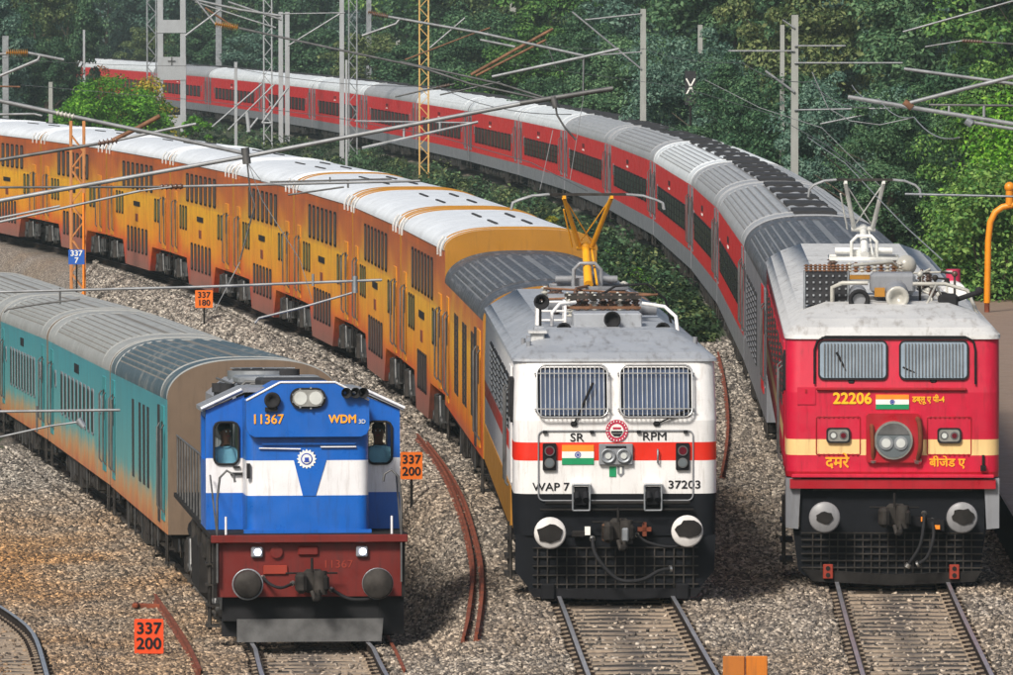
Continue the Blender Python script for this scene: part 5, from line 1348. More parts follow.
def crown_mesh(seed, rx, rz, nc, per, size, mat, shape=1.0):
    rg = np.random.default_rng(seed)
    d = rg.normal(size=(nc, 3)); d /= np.linalg.norm(d, axis=1)[:, None]
    q = (.35 + .65 * rg.random(nc) ** .5)
    C = d * q[:, None] * np.array([rx, rx, rz]); C[:, 2] += rz * 1.0; C += rg.normal(size=C.shape) * rx * .09
    C[:, :2] *= (1 - .35 * np.clip((C[:, 2:3] / (2 * rz)) - .5, 0, 1) * shape)
    rad = rx * (.11 + .20 * rg.random(nc) ** 1.3)
    return quads_mesh('crown', leaves(C, rad, per, size, rg), [mat])
def trunk_mesh(seed, h, r):
    rr = random.Random(seed); b = MB(); x = y = 0; z = -.4; pts = [(0, 0, -.4, r)]
    for i in range(5):
        x += rr.uniform(-.25, .25); y += rr.uniform(-.25, .25); z += h / 5; pts.append((x, y, z, r * (1 - .16 * (i + 1))))
    for a, c in zip(pts, pts[1:]): b.cyl(a[:3], c[:3], a[3], 9, 0, c[3], False)
    for i in range(7):
        k = rr.randint(2, 5); a = pts[k]; an = rr.uniform(0, 6.28); l = h * rr.uniform(.25, .5)
        m = (a[0] + l * .5 * math.cos(an), a[1] + l * .5 * math.sin(an), a[2] + l * .35); e = (m[0] + l * .4 * math.cos(an + .4), m[1] + l * .4 * math.sin(an + .4), m[2] + l * .4)
        b.cyl(a[:3], m, a[3] * .55, 7, 0, a[3] * .35, False); b.cyl(m, e, a[3] * .35, 6, 0, a[3] * .12, False)
    o = b.build('trunk', 'bark', fix=False); me = o.data; bpy.data.objects.remove(o); return me
CR = {}
for i, (mat, rx, rz, nc, per, sz) in enumerate([
        ('leafdark', 4.2, 5.2, 130, 250, .13), ('leafblue', 4.4, 5.6, 130, 250, .13), ('leafmid', 4.0, 5.0, 120, 250, .13), ('leafolive', 4.2, 5.5, 120, 240, .13),
        ('leafdark', 3.2, 3.6, 150, 360, .072), ('leafmid', 3.2, 3.4, 150, 360, .072), ('leafblue', 3.4, 4.0, 150, 360, .075), ('leafdark', 3.4, 4.4, 150, 360, .072)]):
    CR[i] = crown_mesh(100 + i, rx, rz, nc, per, sz, mat)
TK = [trunk_mesh(5 + i, 6.5, .28) for i in range(3)]
def tree(px, Y, h, var, label, grp, sc=1.0, zb=None, name='broadleaf_tree', lean=0):
    X = (px - 506.5) * Y / F; base = zb if zb is not None else 1.0
    full = {0: 10.4, 1: 11.2, 2: 10.0, 3: 11.0, 4: 7.2, 5: 6.8, 6: 8.0, 7: 8.8}[var]
    k = (h - base) / full
    t = thing(name, label, 'tree', (X, Y, gz(X, Y) - .18), (0, 0, random.uniform(0, 6.28)), grp)
    c = link('crown', CR[var], t, (0, 0, base)); c.scale = (k * sc, k * sc, k)
    tr = link('trunk', TK[(px + var) % 3], t, (0, 0, 0)); tr.scale = (1, 1, h * .1)
    return t
LOOK = {0: 'dark green', 1: 'bluish green', 2: 'mid green', 3: 'olive green', 4: 'dark green', 5: 'fresh green', 6: 'bluish green', 7: 'deep green'}
# tall trees of the back row, from left to right
back = [(-10, 640, 15, 1, .9), (48, 600, 17, 3, .8), (110, 660, 15, 0, .9), (165, 610, 17, 1, .9), (225, 640, 14, 3, .9), (290, 560, 15, 0, .9), (350, 600, 16, 1, .9), (405, 540, 14, 2, 1.0),
        (455, 470, 13.5, 0, 1.0), (520, 450, 14, 3, .9), (575, 400, 13, 2, 1.), (650, 370, 14, 1, .9), (725, 330, 13, 0, 1.), (800, 300, 12.5, 3, .9), (880, 320, 13.5, 1, .9), (950, 290, 12, 0, 1.), (1025, 280, 12, 2, .95)]
for i, (px, Y, h, v, sc) in enumerate(back):
    tree(px, Y, h, v, 'tall %s tree, %s from the left in the tall back row' % (LOOK[v], ORD[i]), 'tall trees of the back row', sc, 1.5)
front = [(150, 570, 7, 3, 1.1), (205, 545, 8, 0, 1.2), (262, 520, 7, 1, 1.3), (318, 480, 7.5, 0, 1.2), (372, 450, 7, 3, 1.3), (425, 420, 7, 0, 1.3), (480, 385, 8.5, 4, 1.1), (535, 355, 7.5, 5, 1.1), (590, 325, 8.5, 7, 1.), (640, 300, 7.5, 4, 1.),
         (690, 270, 7.8, 6, 1.), (740, 245, 7.0, 7, 1.), (795, 225, 6.5, 4, 1.), (850, 215, 6.6, 6, 1.), (905, 208, 6.2, 7, 1.), (962, 215, 6.8, 4, 1.), (1010, 205, 6.8, 5, .9)]
for i, (px, Y, h, v, sc) in enumerate(front):
    tree(px, Y, h, v, 'bushy %s tree, %s from the left close behind the red train' % (LOOK[v], ORD[i]), 'bushy trees of the front row', sc, .2)
for i, (px, Y, h, v, sc) in enumerate([(5, 430, 9.5, 0, .75), (40, 470, 12.5, 3, .6), (64, 485, 13.5, 0, .55), (-25, 420, 11, 1, .8), (22, 500, 13, 1, .7), (50, 440, 7, 0, .8)]):
    tree(px, Y, h, v, ['low dark tree behind the bare white pipe post at the left edge', 'tall olive tree with a thin crown above the bright green shrub', 'tall dark tree at the far end of the red train', 'bluish tree at the upper left corner', 'tall bluish tree between the low dark tree and the olive one', 'small dark tree just left of the bright green shrub'][i], None, sc, .4)

def shrub(px, py, s, w_, h, n, per, size, mat, label, cat='shrub', name='shrub', grp=None, seed=0, X=None):
    rg = np.random.default_rng(seed); Y = F / s; x0 = (px - 506.5) / s
    q = rg.random((n, 3)); C = np.stack([(q[:, 0] - .5) * w_, (q[:, 1] - .5) * w_ * .8, q[:, 2] * h * .86 * (1 - .5 * (2 * q[:, 0] - 1) ** 2) + .25], 1)
    t = thing(name, label, cat, (x0, Y, gz(x0, Y) - .1), (0, 0, 0), grp)
    link('foliage', quads_mesh('foliage', leaves(C, h * (.12 + .12 * rg.random(n)), per, size, rg), [mat]), t)
    b = MB()
    for k in range(6): a = rg.random() * 6.28; b.cyl((0, 0, -.1), (w_ * .25 * math.cos(a), w_ * .25 * math.sin(a), h * .6), .05, 6, 0, .015)
    b.build('stem', 'bark', t, fix=False)
shrub(110, 0, 17.2, 6.0, 4.7, 130, 170, .10, 'leafbright', 'bright green rounded shrub between the orange train and the red train', seed=1)
shrub(146, 0, 16.8, 2.6, 4.7, 40, 150, .10, 'leafyellow', 'yellow green shrub beside the white steel portal post', seed=2)
shrub(97, 0, 13.0, 2.4, 4.3, 30, 130, .10, 'leafrust', 'reddish shrub in front of the far end of the red train', seed=3)
shrub(196, 0, 15.5, 1.8, 1.5, 16, 80, .12, 'leafbright', 'small bright bush at the foot of the white steel portal post', seed=4)
shrub(535, 0, 29, 3.0, 1.6, 22, 90, .10, 'leafyellow', 'low yellow green bush behind the left arm of the orange pantograph', seed=6)
shrub(992, 0, 36.5, 2.6, 4.6, 60, 200, .07, 'leafmid', 'leafy green bush at the right edge behind the orange pipe', seed=7)
shrub(1014, 0, 36, 2.6, 6.5, 70, 200, .07, 'leafbright', 'tall bright green shrub at the right edge of the picture', seed=8)
def undergrowth():
    rg = np.random.default_rng(5); C = []; r = []
    def put(x, y, rr): C.append((x, y, gz(x, y) + rr * .3 - .1)); r.append(rr)
    for k in range(4200):                                     # between the middle and the right train
        Y = 170 * (520 / 170) ** (rg.random()); xm, xr = xat(TR['mid'], Y) + 2.2, xat(TR['rig'], Y) - 2.0
        if Y > 255: xm = min(xm, -.07 * Y) if Y > 300 else xm
        if xr - xm < .6: continue
        if Y < 225: xm = max(xm, xr - 3.6)
        x = xm + (xr - xm) * rg.random()
        if abs(x) > .09 * Y: continue
        put(x, Y, .25 + .5 * rg.random() ** 2)
    for k in range(2200):                                     # far side of the right train
        Y = 150 * (560 / 150) ** (rg.random()); x = xat(TR['rig'], Y) + 3.3 + rg.random() * (6 + Y * .03)
        if x > .09 * Y or (Y < 185 and x > xat(TR['rig'], Y) + 3.2): continue
        put(x, Y, .5 + .9 * rg.random())
    for k in range(900):
        Y = 190 + 60 * rg.random(); x = (rg.random() * .03 + .055) * Y; put(x, Y, .5 + .8 * rg.random())
    C = np.array(C); r = np.array(r); sz = .085
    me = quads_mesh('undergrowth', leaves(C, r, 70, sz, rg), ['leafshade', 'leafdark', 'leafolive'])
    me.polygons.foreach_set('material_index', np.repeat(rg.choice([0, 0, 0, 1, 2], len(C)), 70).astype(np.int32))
    tag(link('undergrowth', me), 'dark tangled undergrowth beside the tracks', 'undergrowth', kind='stuff')
    C = []; r = []
    for k in range(420):                                      # bright weeds left of the red train
        Y = 158 + 66 * rg.random() ** 1.2; x = xat(TR['rig'], Y) - 2.7 - 1.5 * rg.random(); C.append((x, Y, .12)); r.append(.12 + .24 * rg.random())
    C = np.array(C); r = np.array(r)
    me = quads_mesh('weeds', leaves(C, r, 90, .05, rg, 1.1), ['leafmid', 'leafbright', 'leafdark'])
    me.polygons.foreach_set('material_index', np.repeat(rg.choice([0, 0, 1, 2], len(C)), 90).astype(np.int32))
    tag(link('weeds', me), 'green weeds growing on the ballast beside the red train', 'weeds', kind='stuff')
    # the far wood closing the view
    C = []; r = []
    for k in range(1500):
        u_ = rg.random(); px = -60 + 1130 * u_; Y = (700 if px < 500 else 700 - (px - 500) * .6) + rg.random() * 40
        C.append(((px - 506.5) * Y / F, Y, rg.random() * 16)); r.append(1.2 + 1.6 * rg.random())
    me = quads_mesh('wood', leaves(np.array(C), np.array(r), 90, .3, rg), ['leafdark', 'leafblue'])
    me.polygons.foreach_set('material_index', np.repeat(rg.choice([0, 0, 1], len(C)), 90).astype(np.int32))
    tag(link('far_wood', me), 'dense far-off wood closing the view behind all the trees', 'wood', kind='stuff')
undergrowth()

# ------------------------------------------------------------------ masts and posts
def gbase(px, s): x, y = at_s(px, s); return Vector((x, y, gz(x, y)))
def ztop(py, s): return pt(506, py, s).z
def lattice(px, s, wpx, ytop, mat, label, step=.55, name='lattice_mast', grp=None, zt=None):
    p = gbase(px, s); w_ = wpx / s; zt = (zt if zt else ztop(ytop, s)) - p.z
    t = thing(name, label, 'mast', p, (0, 0, 0), grp)
    def legs(b):
        for sx in (-1, 1):
            for sy in (-1, 1): b.box((sx * w_ / 2, sy * w_ / 2, zt / 2 - .1), (.07, .07, zt + .2), 0)
    mk('frame', legs, mat, t)
    def br(b):
        z = .2; k = 0
        while z + step < zt:
            for sy in (-1, 1):
                s_ = 1 if k % 2 else -1
                b.box((0, sy * (w_ / 2 + .01), z + step / 2), (.035, .014, math.hypot(w_, step)), 0, Matrix.Rotation(s_ * math.atan2(w_, step), 3, 'Y'))
                b.box((sy * (w_ / 2 + .01), 0, z + step / 2), (.014, .035, math.hypot(w_, step)), 0, Matrix.Rotation(s_ * math.atan2(w_, step), 3, 'X'))
            z += step; k += 1
    mk('lacing', br, mat, t); return t
m1 = lattice(77.5, 31.4, 13, 121, 'orangesteel', 'rusty orange lattice mast carrying the small blue number board')
mk('cap', lambda b: b.box((0, 0, ztop(121, 31.4) + .02), (.1, .5, .05)), 'orangesteel', m1)
mk('warning_pole', lambda b: b.cyl((.2, -.28, -.2), (.2, -.28, 4.4), .035, 8), 'saffron', m1)
def board(px, py, s, w_, h, face, lines, tmat, label, base=True, size=.2, thick=.03, post='darkiron', name='number_board', on_ground=True):
    c = pt(px, py, s); g = gz(c.x, c.y)
    t = thing(name, label, 'sign', (c.x, c.y, g), (0, 0, 0))
    z = c.z - g
    mk('panel', lambda b: (b.prism(rrect(0, z, w_, h, .02, 2), -thick, 0, 'y', 0),), face, t)
    if base: mk('post', lambda b: (b.cyl((0, .03, -.15), (0, .03, z + h * .3), .028, 8),), post, t)
    for tx, dz in lines: text(tx, size, (0, -thick - .004, z + dz), tmat, t, bold=.006, width=1.05)
    return t
board(76.5, 257, 32.2, .50, .46, 'signblue', [('337', .11), ('7', -.11)], 'textwhite', 'small blue board reading 337 over 7 on the orange lattice mast', True, .24)
board(149, 636, 69.5, .42, .50, 'signred', [('337', .11), ('200', -.11)], 'textblack', 'vermilion board reading 337 over 200 in the ballast at lower left', True, .23)
board(411.5, 465.5, 54.5, .40, .50, 'signorange', [('337', .11), ('200', -.11)], 'textblack', 'orange board reading 337 over 200 right beside the blue locomotive', True, .22)
board(204, 299, 35.3, .50, .50, 'signorange', [('337', .11), ('180', -.11)], 'textblack', 'small orange board reading 337 over 180 below the orange train', True, .23)
def orange_box():
    c = pt(745, 667, 77.5); t = thing('marker_board', 'brown orange double panel standing in the ballast at the bottom edge', 'sign', (c.x, c.y, 0), (0, 0, 0))
    mk('panel', lambda b: (b.box((-.145, 0, .24), (.28, .05, .52), 0, None, .008), b.box((.15, -.004, .24), (.28, .05, .52), 1, None, .008), b.box((0, -.03, .24), (.012, .02, .5), 2)), [paint('weathered_orange_paint', hx('b86c20'), (.15, .07, .03), .8, .6), paint('dull_orange_paint', hx('cc7414'), (.18, .07, .02), .7, .6), 'rust'], t)
orange_box()

def portal():
    s = 15.0; p = gbase(172, s); t = thing('portal_post', 'broad white steel portal post of two channels joined by plates', 'mast', p, (0, 0, 0))
    H = 11
    for sx in (-1, 1): mk('channel', lambda b, sx=sx: (b.box((sx * .75, 0, H / 2), (.36, .08, H), 0), b.box((sx * .92, .2, H / 2), (.05, .4, H), 0), b.box((sx * .59, .2, H / 2), (.05, .4, H), 0)), 'whitepost', t)
    for a, c in ((20, 33), (57, 80), (115, 126), (-22, -8)):
        z0, z1 = ztop(c, s), ztop(a, s); mk('batten_plate', lambda b: b.box((0, -.06, (z0 + z1) / 2), (1.9, .05, z1 - z0)), 'whitepost', t)
    z = ztop(61, s); mk('crossed_bracket', lambda b: (b.box((0, -.12, z), (.5, .05, .07)), b.box((0, -.12, z), (.07, .05, .5))), 'darktube', t)
portal()
lattice(152, 13.4, 9, 0, 'steel', 'grey lattice mast just left of the broad white portal post', .8, zt=11)
lattice(268, 15.9, 8, 12, 'whitepost', 'pale lattice mast left of the twin white masts', .6, zt=10)
def mast(px, s, wpx, ytop, mat, label, name='mast', H=None, grp=None, extras=()):
    p = gbase(px, s); w_ = wpx / s; H = (H if H else ztop(ytop, s)) - p.z
    t = thing(name, label, 'mast', p, (0, 0, 0), grp)
    mk('pole', lambda b: (b.box((0, -w_ * .4, H / 2 - .1), (w_, .05, H + .2)), b.box((0, w_ * .4, H / 2 - .1), (w_, .05, H + .2)), b.box((0, 0, H / 2 - .1), (.05, w_ * .8, H + .2))), mat, t)
    for (dx, py, L_, dz, r_, m_) in extras:
        z = ztop(py, s) - p.z; mk('bracket_arm', lambda b: (b.cyl((0, -.1, z), (dx * L_, -.1, z + dz), r_, 7),), m_, t)
    return t
mast(281, 15.6, 4.5, 12, 'whitepost', 'left one of the twin white steel masts standing close together')
mast(287.5, 15.5, 4.5, 12, 'whitepost', 'right one of the twin white steel masts standing close together')
mast(236, 16.5, 3, 62, 'whitepost', 'thin white post by the twin white masts')
mast(219, 12.5, 6, 0, 'steel', 'grey steel mast seen above the red train roof left of the twin masts', H=10)
lattice(353, 17.2, 8, 0, 'steel', 'grey lattice mast beside the double steel post in front of the red train', .6, zt=10)
mast(342, 17.6, 4.5, 0, 'whitepost', 'grey steel mast carrying small boxes left of the grey lattice mast', H=9.8)
mast(346.5, 18.3, 2.2, 60, 'whitepost', 'thin white pole beside the grey steel mast with boxes')
mast(369, 12.8, 5, 0, 'steel', 'steel mast behind the red train right of the grey lattice mast', H=10.5)
lattice(424, 19.6, 9, 0, 'yellowsteel', 'yellow orange lattice mast standing in front of the red train', .5, zt=9.7)
mast(6, 19, 6, 36, 'steel', 'grey steel mast at the left edge with a bare tube arm')
mast(51, 20, 4, 82, 'concrete', 'short concrete post left of the bright green shrub')
mast(84.5, 14, 2.2, 30, 'whitepost', 'thin white pole rising behind the bright green shrub')
mast(398, 13.5, 4, 38, 'concrete', 'short grey post beyond the red train near the orange lattice mast')
def cmast(px, s, wpx, ytop, label, arms):
    p = gbase(px, s); w_ = wpx / s; H = ztop(ytop, s); t = thing('concrete_mast', label, 'mast', p, (0, 0, 0), 'concrete masts behind the red train')
    mk('pole', lambda b: b.prism([(-w_ / 2, -.2), (w_ / 2, -.2), (w_ * .42, H), (-w_ * .42, H)], -w_ * .4, w_ * .4, 'y'), 'concrete', t)
    for x0, y0, x1, y1, r_ in arms:
        a = pt(x0, y0, s) - p; c = pt(x1, y1, s) - p; a.y = c.y = -.15; mk('bracket_arm', lambda b: b.cyl(a, c, r_, 7), 'pale_tube', t)
cmast(643, 24.5, 6.5, 9, 'concrete mast with a long stay behind the middle of the red train', [(572, 12, 641, 69, .04), (585, 20, 641, 14, .035), (600, 55, 641, 52, .03)])
cmast(794.5, 31, 8, 15, 'tall concrete mast with crossarms behind the front of the red train', [(794, 46, 845, 46, .03), (794, 63, 902, 63, .03), (728, 51, 794, 51, .03), (794, 110, 904, 108, .03), (765, 71, 794, 92, .04), (782, 20, 794, 28, .03), (820, 124, 868, 114, .03)])
cmast(700, 24, 5.5, 25, 'short concrete mast above the foliage near the crossed black board', [])
cmast(513, 16, 7, 2, 'concrete mast right of the yellow orange lattice mast', [(470, 33, 545, 33, .04), (500, 22, 525, 22, .12), (530, 78, 590, 78, .03)])
cmast(782, 29, 5, 25, 'dark old mast standing close behind the tall concrete mast', [])
def xboard():
    s = 25.5; c = pt(690.5, 88, s); g = gz(c.x, c.y); t = thing('crossing_board', 'black board with a white cross among the trees', 'sign', (c.x, c.y, g)); z = c.z - g
    mk('panel', lambda b: b.box((0, 0, z), (11 / s, .05, 34 / s)), 'soot', t); mk('post', lambda b: b.cyl((0, .06, -.2), (0, .06, z), .05, 8), 'darkiron', t)
    for a in (28, -28): mk('cross_bar', lambda b: b.box((0, -.035, z + .05), (.055, .012, .72), 0, Matrix.Rotation(R(a), 3, 'Y')), 'textwhite', t)
xboard()
def opipe():
    s = 38; g = pt(987, 312, s); t = thing('bent_pipe', 'thick orange pipe bent over at the top beside the red locomotive', 'pipe', (g.x, g.y, .8))
    q = lambda x, y: (lambda v: (v.x - g.x, 0, v.z - .8))(pt(x, y, s))
    mk('pipe', lambda b: b.tube([q(987, 303), q(987.5, 270), q(988, 240), q(990, 222), q(995, 212), q(1002, 207), q(1012, 205), q(1030, 205)], .085, 12), 'orangepipe', t)
    mk('foot', lambda b: b.cyl((q(987, 303)[0], 0, -.05), q(987, 300), .07, 10), 'rust', t)
    mk('flange', lambda b: (b.ball(q(1009, 187), .14, 0, 12), b.cyl(q(1009, 205), q(1009, 187), .1, 10)), 'orangepipe', t)
opipe()
def platform():
    ys = [96, 100, 105, 112, 120, 130, 142, 155, 170, 184]; L_ = [(xat(TR['rig'], y) + 2.05 + max(0, (y - 118)) * .035, y) for y in ys]
    P = L_ + [(26, 184), (26, 96)]
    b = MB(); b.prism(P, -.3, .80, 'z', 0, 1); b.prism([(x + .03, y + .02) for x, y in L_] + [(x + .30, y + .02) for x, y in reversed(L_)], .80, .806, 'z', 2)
    tag(b.build('platform', ['taupe', 'darkiron', 'taupe']), kind='structure')  # near-black sides: the shadow at the platform edge is put into the colour
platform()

# ------------------------------------------------------------------ loose rails in the ballast
def loose(pix, label, off=0.0, mat='rust'):
    path = [gp(x, y) for x, y in pix]; P = []
    for i in range(len(path) - 1):
        p0, p1, p2, p3 = path[max(i - 1, 0)], path[i], path[i + 1], path[min(i + 2, len(path) - 1)]
        for j in range(6):
            t = j / 6; P.append(.5 * ((2 * p1) + (p2 - p0) * t + (2 * p0 - 5 * p1 + 4 * p2 - p3) * t * t + (3 * p1 - p0 - 3 * p2 + p3) * t ** 3))
    P.append(path[-1]); P = [p + Vector((0, 0, .03)) for p in P]
    o = rail_mesh([tuple(p) for p in P], off, [(u * .72, v * .75) for u, v in RAILP]).build('loose_rail', [mat, mat]); tag(o, label, 'rail', 'rusty rails lying loose in the ballast')
loose([(417, 441), (429, 456), (446, 482), (459, 514), (468, 545), (473, 579), (469, 622), (464, 645)], 'left one of the two long rusty rails curving between the blue and white locomotives')
loose([(427, 449), (447, 476), (463, 506), (474, 540), (481, 571), (482, 604), (477, 643)], 'right one of the two long rusty rails curving between the blue and white locomotives')
loose([(155, 603), (172, 628), (187, 652), (200, 680)], 'rusty rail end lying beside the vermilion board at lower left')
loose([(384, 640), (394, 658), (404, 680)], 'short rusty rail at the foot of the blue locomotive')
loose([(718, 358), (724, 385), (728, 420), (727, 450), (722, 480)], 'rusty rail curving along the right side of the white locomotive')
def lump():
    g = gp(148, 610); t = mk('rail_stub', lambda b: (b.box((0, 0, .06), (.5, .12, .1), 0, Matrix.Rotation(R(-20), 3, 'Z'), .02), b.box((-.2, -.1, .09), (.1, .3, .08), 0, None, .02)), 'rust', None); t.location = g
    tag(t, 'short rusty stub of rail lying at the head of the lower left rail end', 'rail')
lump()

# ------------------------------------------------------------------ overhead cantilevers and wires
def seg(b, a, c, s, r, m=0, s2=None): b.cyl(pt(a[0], a[1], s), pt(c[0], c[1], s2 if s2 else s), r, 10, m)
def tubes(name, label, s, items, cat='cantilever', grp=None, anchor=None):
    """items: (part, [pixel points], radius, material)"""
    a = pt(*items[0][1][0], s) if anchor is None else anchor
    t = thing(name, label, cat, a, (0, 0, 0), grp)
    for part, pts, r_, m_ in items:
        P = [pt(x, y, s) - a for x, y in pts]
        if part == 'insulator':
            d = (P[1] - P[0]); n = max(4, int(d.length / .06)); b = MB(); prof = [(.03, 0)]
            for i in range(n): z = d.length * (i + .5) / n; prof += [(.03, z - .018), (r_, z), (.03, z + .018)]
            b.lathe(prof + [(.03, d.length)], P[0], d, 10); b.build('insulator', m_, t)
        else: mk(part, lambda b: b.tube(P, r_, 8), m_, t)
    return t
G = 'overhead line brackets in front of the trains'
tubes('cantilever', 'long thick grey tube slanting from the left edge up to the red train roof', 84, [
    ('bracket_tube', [(-40, 208), (246, 156.5), (520, 104), (554, 98)], .026, 'pale_tube'), ('bracket_tube', [(520, 103.5), (613, 88.5)], .03, 'darktube'),
    ('clamp', [(245, 148), (247, 164)], .05, 'darktube'), ('clamp', [(553, 97), (556, 108)], .04, 'darktube'), ('stay', [(247, 160), (250, 190), (255, 205), (240, 260)], .010, 'darktube'), ('stay', [(555, 102), (557, 115), (565, 128), (576, 140)], .012, 'darktube')], grp=G)
tubes('cantilever', 'thin pale double tube slanting under the long thick grey one at the left', 80, [
    ('register_arm', [(-40, 231), (0, 222), (140, 191)], .016, 'pale_tube'), ('register_arm', [(-40, 227), (0, 218), (60, 206)], .014, 'pale_tube'), ('stay', [(140, 191), (172, 187)], .01, 'pale_tube')], grp=G)
tubes('cantilever', 'grey tube falling to the right from the left edge over the white roofs', 60, [
    ('bracket_tube', [(-30, 95), (0, 101), (56, 113)], .036, 'pale_tube'), ('bracket_tube', [(75, 117), (170, 137), (247, 154)], .034, 'pale_tube'), ('insulator', [(56, 113), (75, 117)], .06, 'whiteglaze')], grp=G)
tubes('cantilever', 'brownish tube rising to the right with a dark insulator above the orange train', 58, [
    ('bracket_tube', [(-30, 166), (0, 160), (85, 146)], .03, 'darktube'), ('insulator', [(98, 144), (118, 140)], .07, 'insul'), ('bracket_tube', [(85, 146), (98, 144)], .025, 'darktube'), ('bracket_tube', [(118, 140), (170, 129), (196, 124)], .026, 'pale_tube'), ('strut', [(112, 141), (138, 128), (160, 116)], .04, 'rusty_iron')], grp=G)
tubes('cantilever', 'long level tube with an insulator crossing the middle of the orange train', 74, [
    ('bracket_tube', [(-30, 187.5), (0, 187.5), (160, 187)], .016, 'darktube'), ('insulator', [(160, 187), (183, 186.5)], .045, 'insul'), ('bracket_tube', [(183, 186.5), (290, 184), (420, 181), (478, 123)][:3], .018, 'pale_tube')], grp=G)
tubes('cantilever', 'level pale tube with a hooked lower arm in front of the orange train', 68, [
    ('bracket_tube', [(-30, 293), (0, 292), (200, 287), (382, 280)], .020, 'pale_tube'), ('register_arm', [(255, 323), (259, 318), (300, 308), (352, 293)], .016, 'pale_tube'), ('dropper', [(313, 274), (313, 286)], .02, 'pale_tube'), ('clamp', [(355, 276), (355, 293)], .04, 'steel'),
    ('register_arm', [(4, 312), (8, 309), (40, 304), (80, 299)], .014, 'darktube'), ('dropper', [(60, 288), (60, 304)], .014, 'darktube')], grp=G)
tubes('cantilever', 'level pale tube in front of the teal coaches with a lower arm', 76, [
    ('bracket_tube', [(-30, 412), (0, 411.5), (120, 410)], .018, 'pale_tube'), ('register_arm', [(-30, 444), (0, 437), (50, 426), (78, 422)], .014, 'pale_tube'), ('clamp', [(78, 419), (84, 427)], .045, 'steel'), ('dropper', [(37, 406), (37, 432)], .014, 'darktube')], grp=G)
tubes('cantilever', 'dark thin arm pair above the white roofs near the middle of the picture', 50, [
    ('register_arm', [(270, 182), (392, 179)], .018, 'darktube'), ('register_arm', [(288, 195), (344, 187)], .018, 'darktube'), ('dropper', [(330, 177), (330, 183)], .016, 'darktube'), ('dropper', [(348, 180), (348, 188)], .02, 'darktube')], grp=G)
tubes('cantilever', 'pale arm pair ending in front of the red train beside the orange lattice mast', 40, [
    ('register_arm', [(355, 121), (478, 123)], .02, 'pale_tube'), ('register_arm', [(362, 148), (420, 135), (478, 122)], .035, 'pale_tube'), ('dropper', [(404, 128), (404, 138)], .03, 'pale_tube'), ('dropper', [(440, 122), (440, 130)], .03, 'pale_tube')], grp=G)
tubes('cantilever', 'long pale tube falling to the right behind the twin white masts', 34, [
    ('bracket_tube', [(238, 28), (330, 48), (419, 67), (470, 84), (545, 100)], .035, 'darktube'), ('insulator', [(215, 24), (238, 28)], .13, 'ochre'), ('bracket_tube', [(196, 0), (215, 24)], .03, 'pale_tube'), ('stay', [(185, 36), (220, 10)], .03, 'pale_tube')], grp=G)
tubes('cantilever', 'crowded white bracket with several slanting tubes above the twin white masts', 22, [
    ('bracket_tube', [(186, -2), (240, 10), (281, 16)], .06, 'pale_tube'), ('bracket_tube', [(195, 2), (250, 20), (276, 28)], .04, 'pale_tube'), ('bracket_tube', [(228, 2), (282, 20)], .05, 'pale_tube'), ('strut', [(205, 8), (232, 26)], .05, 'rusty_iron'), ('stay', [(288, 46), (340, 14)], .04, 'pale_tube'), ('bracket_tube', [(281, 14), (345, 13)], .03, 'pale_tube')], grp=G)
tubes('cantilever', 'pale tube pair crossing in front of the yellow orange lattice mast', 28, [
    ('bracket_tube', [(372, 14), (400, 19), (480, 33), (584, 56)], .05, 'pale_tube'), ('bracket_tube', [(480, 40), (515, 47)], .045, 'pale_tube'), ('bracket_tube', [(492, 77), (584, 57), (619, 49)], .055, 'pale_tube'), ('stay', [(584, 57), (583, 92)], .03, 'darktube'), ('stay', [(362, 36), (396, 24), (400, 19)], .045, 'pale_tube'), ('insulator', [(368, 12), (388, 17)], .12, 'rusty_iron')], grp=G)
tubes('cantilever', 'pair of brown struts rising to the right from the roof of the red train', 27, [
    ('strut', [(471, 75), (510, 53), (553, 29)], .06, 'rusty_iron'), ('strut', [(476, 76), (515, 56), (546, 40)], .045, 'rusty_iron'), ('stay', [(545, 40), (556, 68)], .02, 'darktube')], grp=G)
tubes('cantilever', 'dark long tube following the top of the red train roof', 26, [
    ('bracket_tube', [(400, 62), (450, 73), (500, 84), (548, 99)], .045, 'darktube'), ('bracket_tube', [(440, 95), (500, 82)], .03, 'darktube'), ('bracket_tube', [(395, 97), (435, 88), (455, 84)], .03, 'darktube'), ('insulator', [(436, 88), (450, 85)], .1, 'insul'), ('stay', [(430, 48), (465, 18)], .03, 'pale_tube'), ('stay', [(405, 60), (470, 35), (490, 28)], .03, 'rusty_iron')], grp=G)
tubes('cantilever', 'long pale tube pair falling to the right edge above the orange pipe', 60, [
    ('bracket_tube', [(848, 97), (908, 107), (1013, 124), (1040, 129)], .036, 'pale_tube'), ('bracket_tube', [(910, 103), (960, 90), (1013, 77), (1040, 70)], .034, 'pale_tube'), ('bracket_tube', [(929, 105), (1040, 106)], .02, 'darktube'), ('clamp', [(904, 102), (912, 108)], .06, 'rusty_iron'), ('dropper', [(984, 106), (984, 117)], .025, 'pale_tube'), ('stay', [(970, 122), (1013, 129), (1040, 133)], .03, 'pale_tube'), ('clamp', [(966, 120), (972, 124)], .07, 'steel'), ('dropper', [(949, 106), (949, 112)], .02, 'pale_tube')], grp=G)
tubes('cantilever', 'pale tube falling gently to the right above the long pair at the right', 50, [
    ('bracket_tube', [(904, 69), (993, 81), (1040, 88)], .034, 'pale_tube')], grp=G)
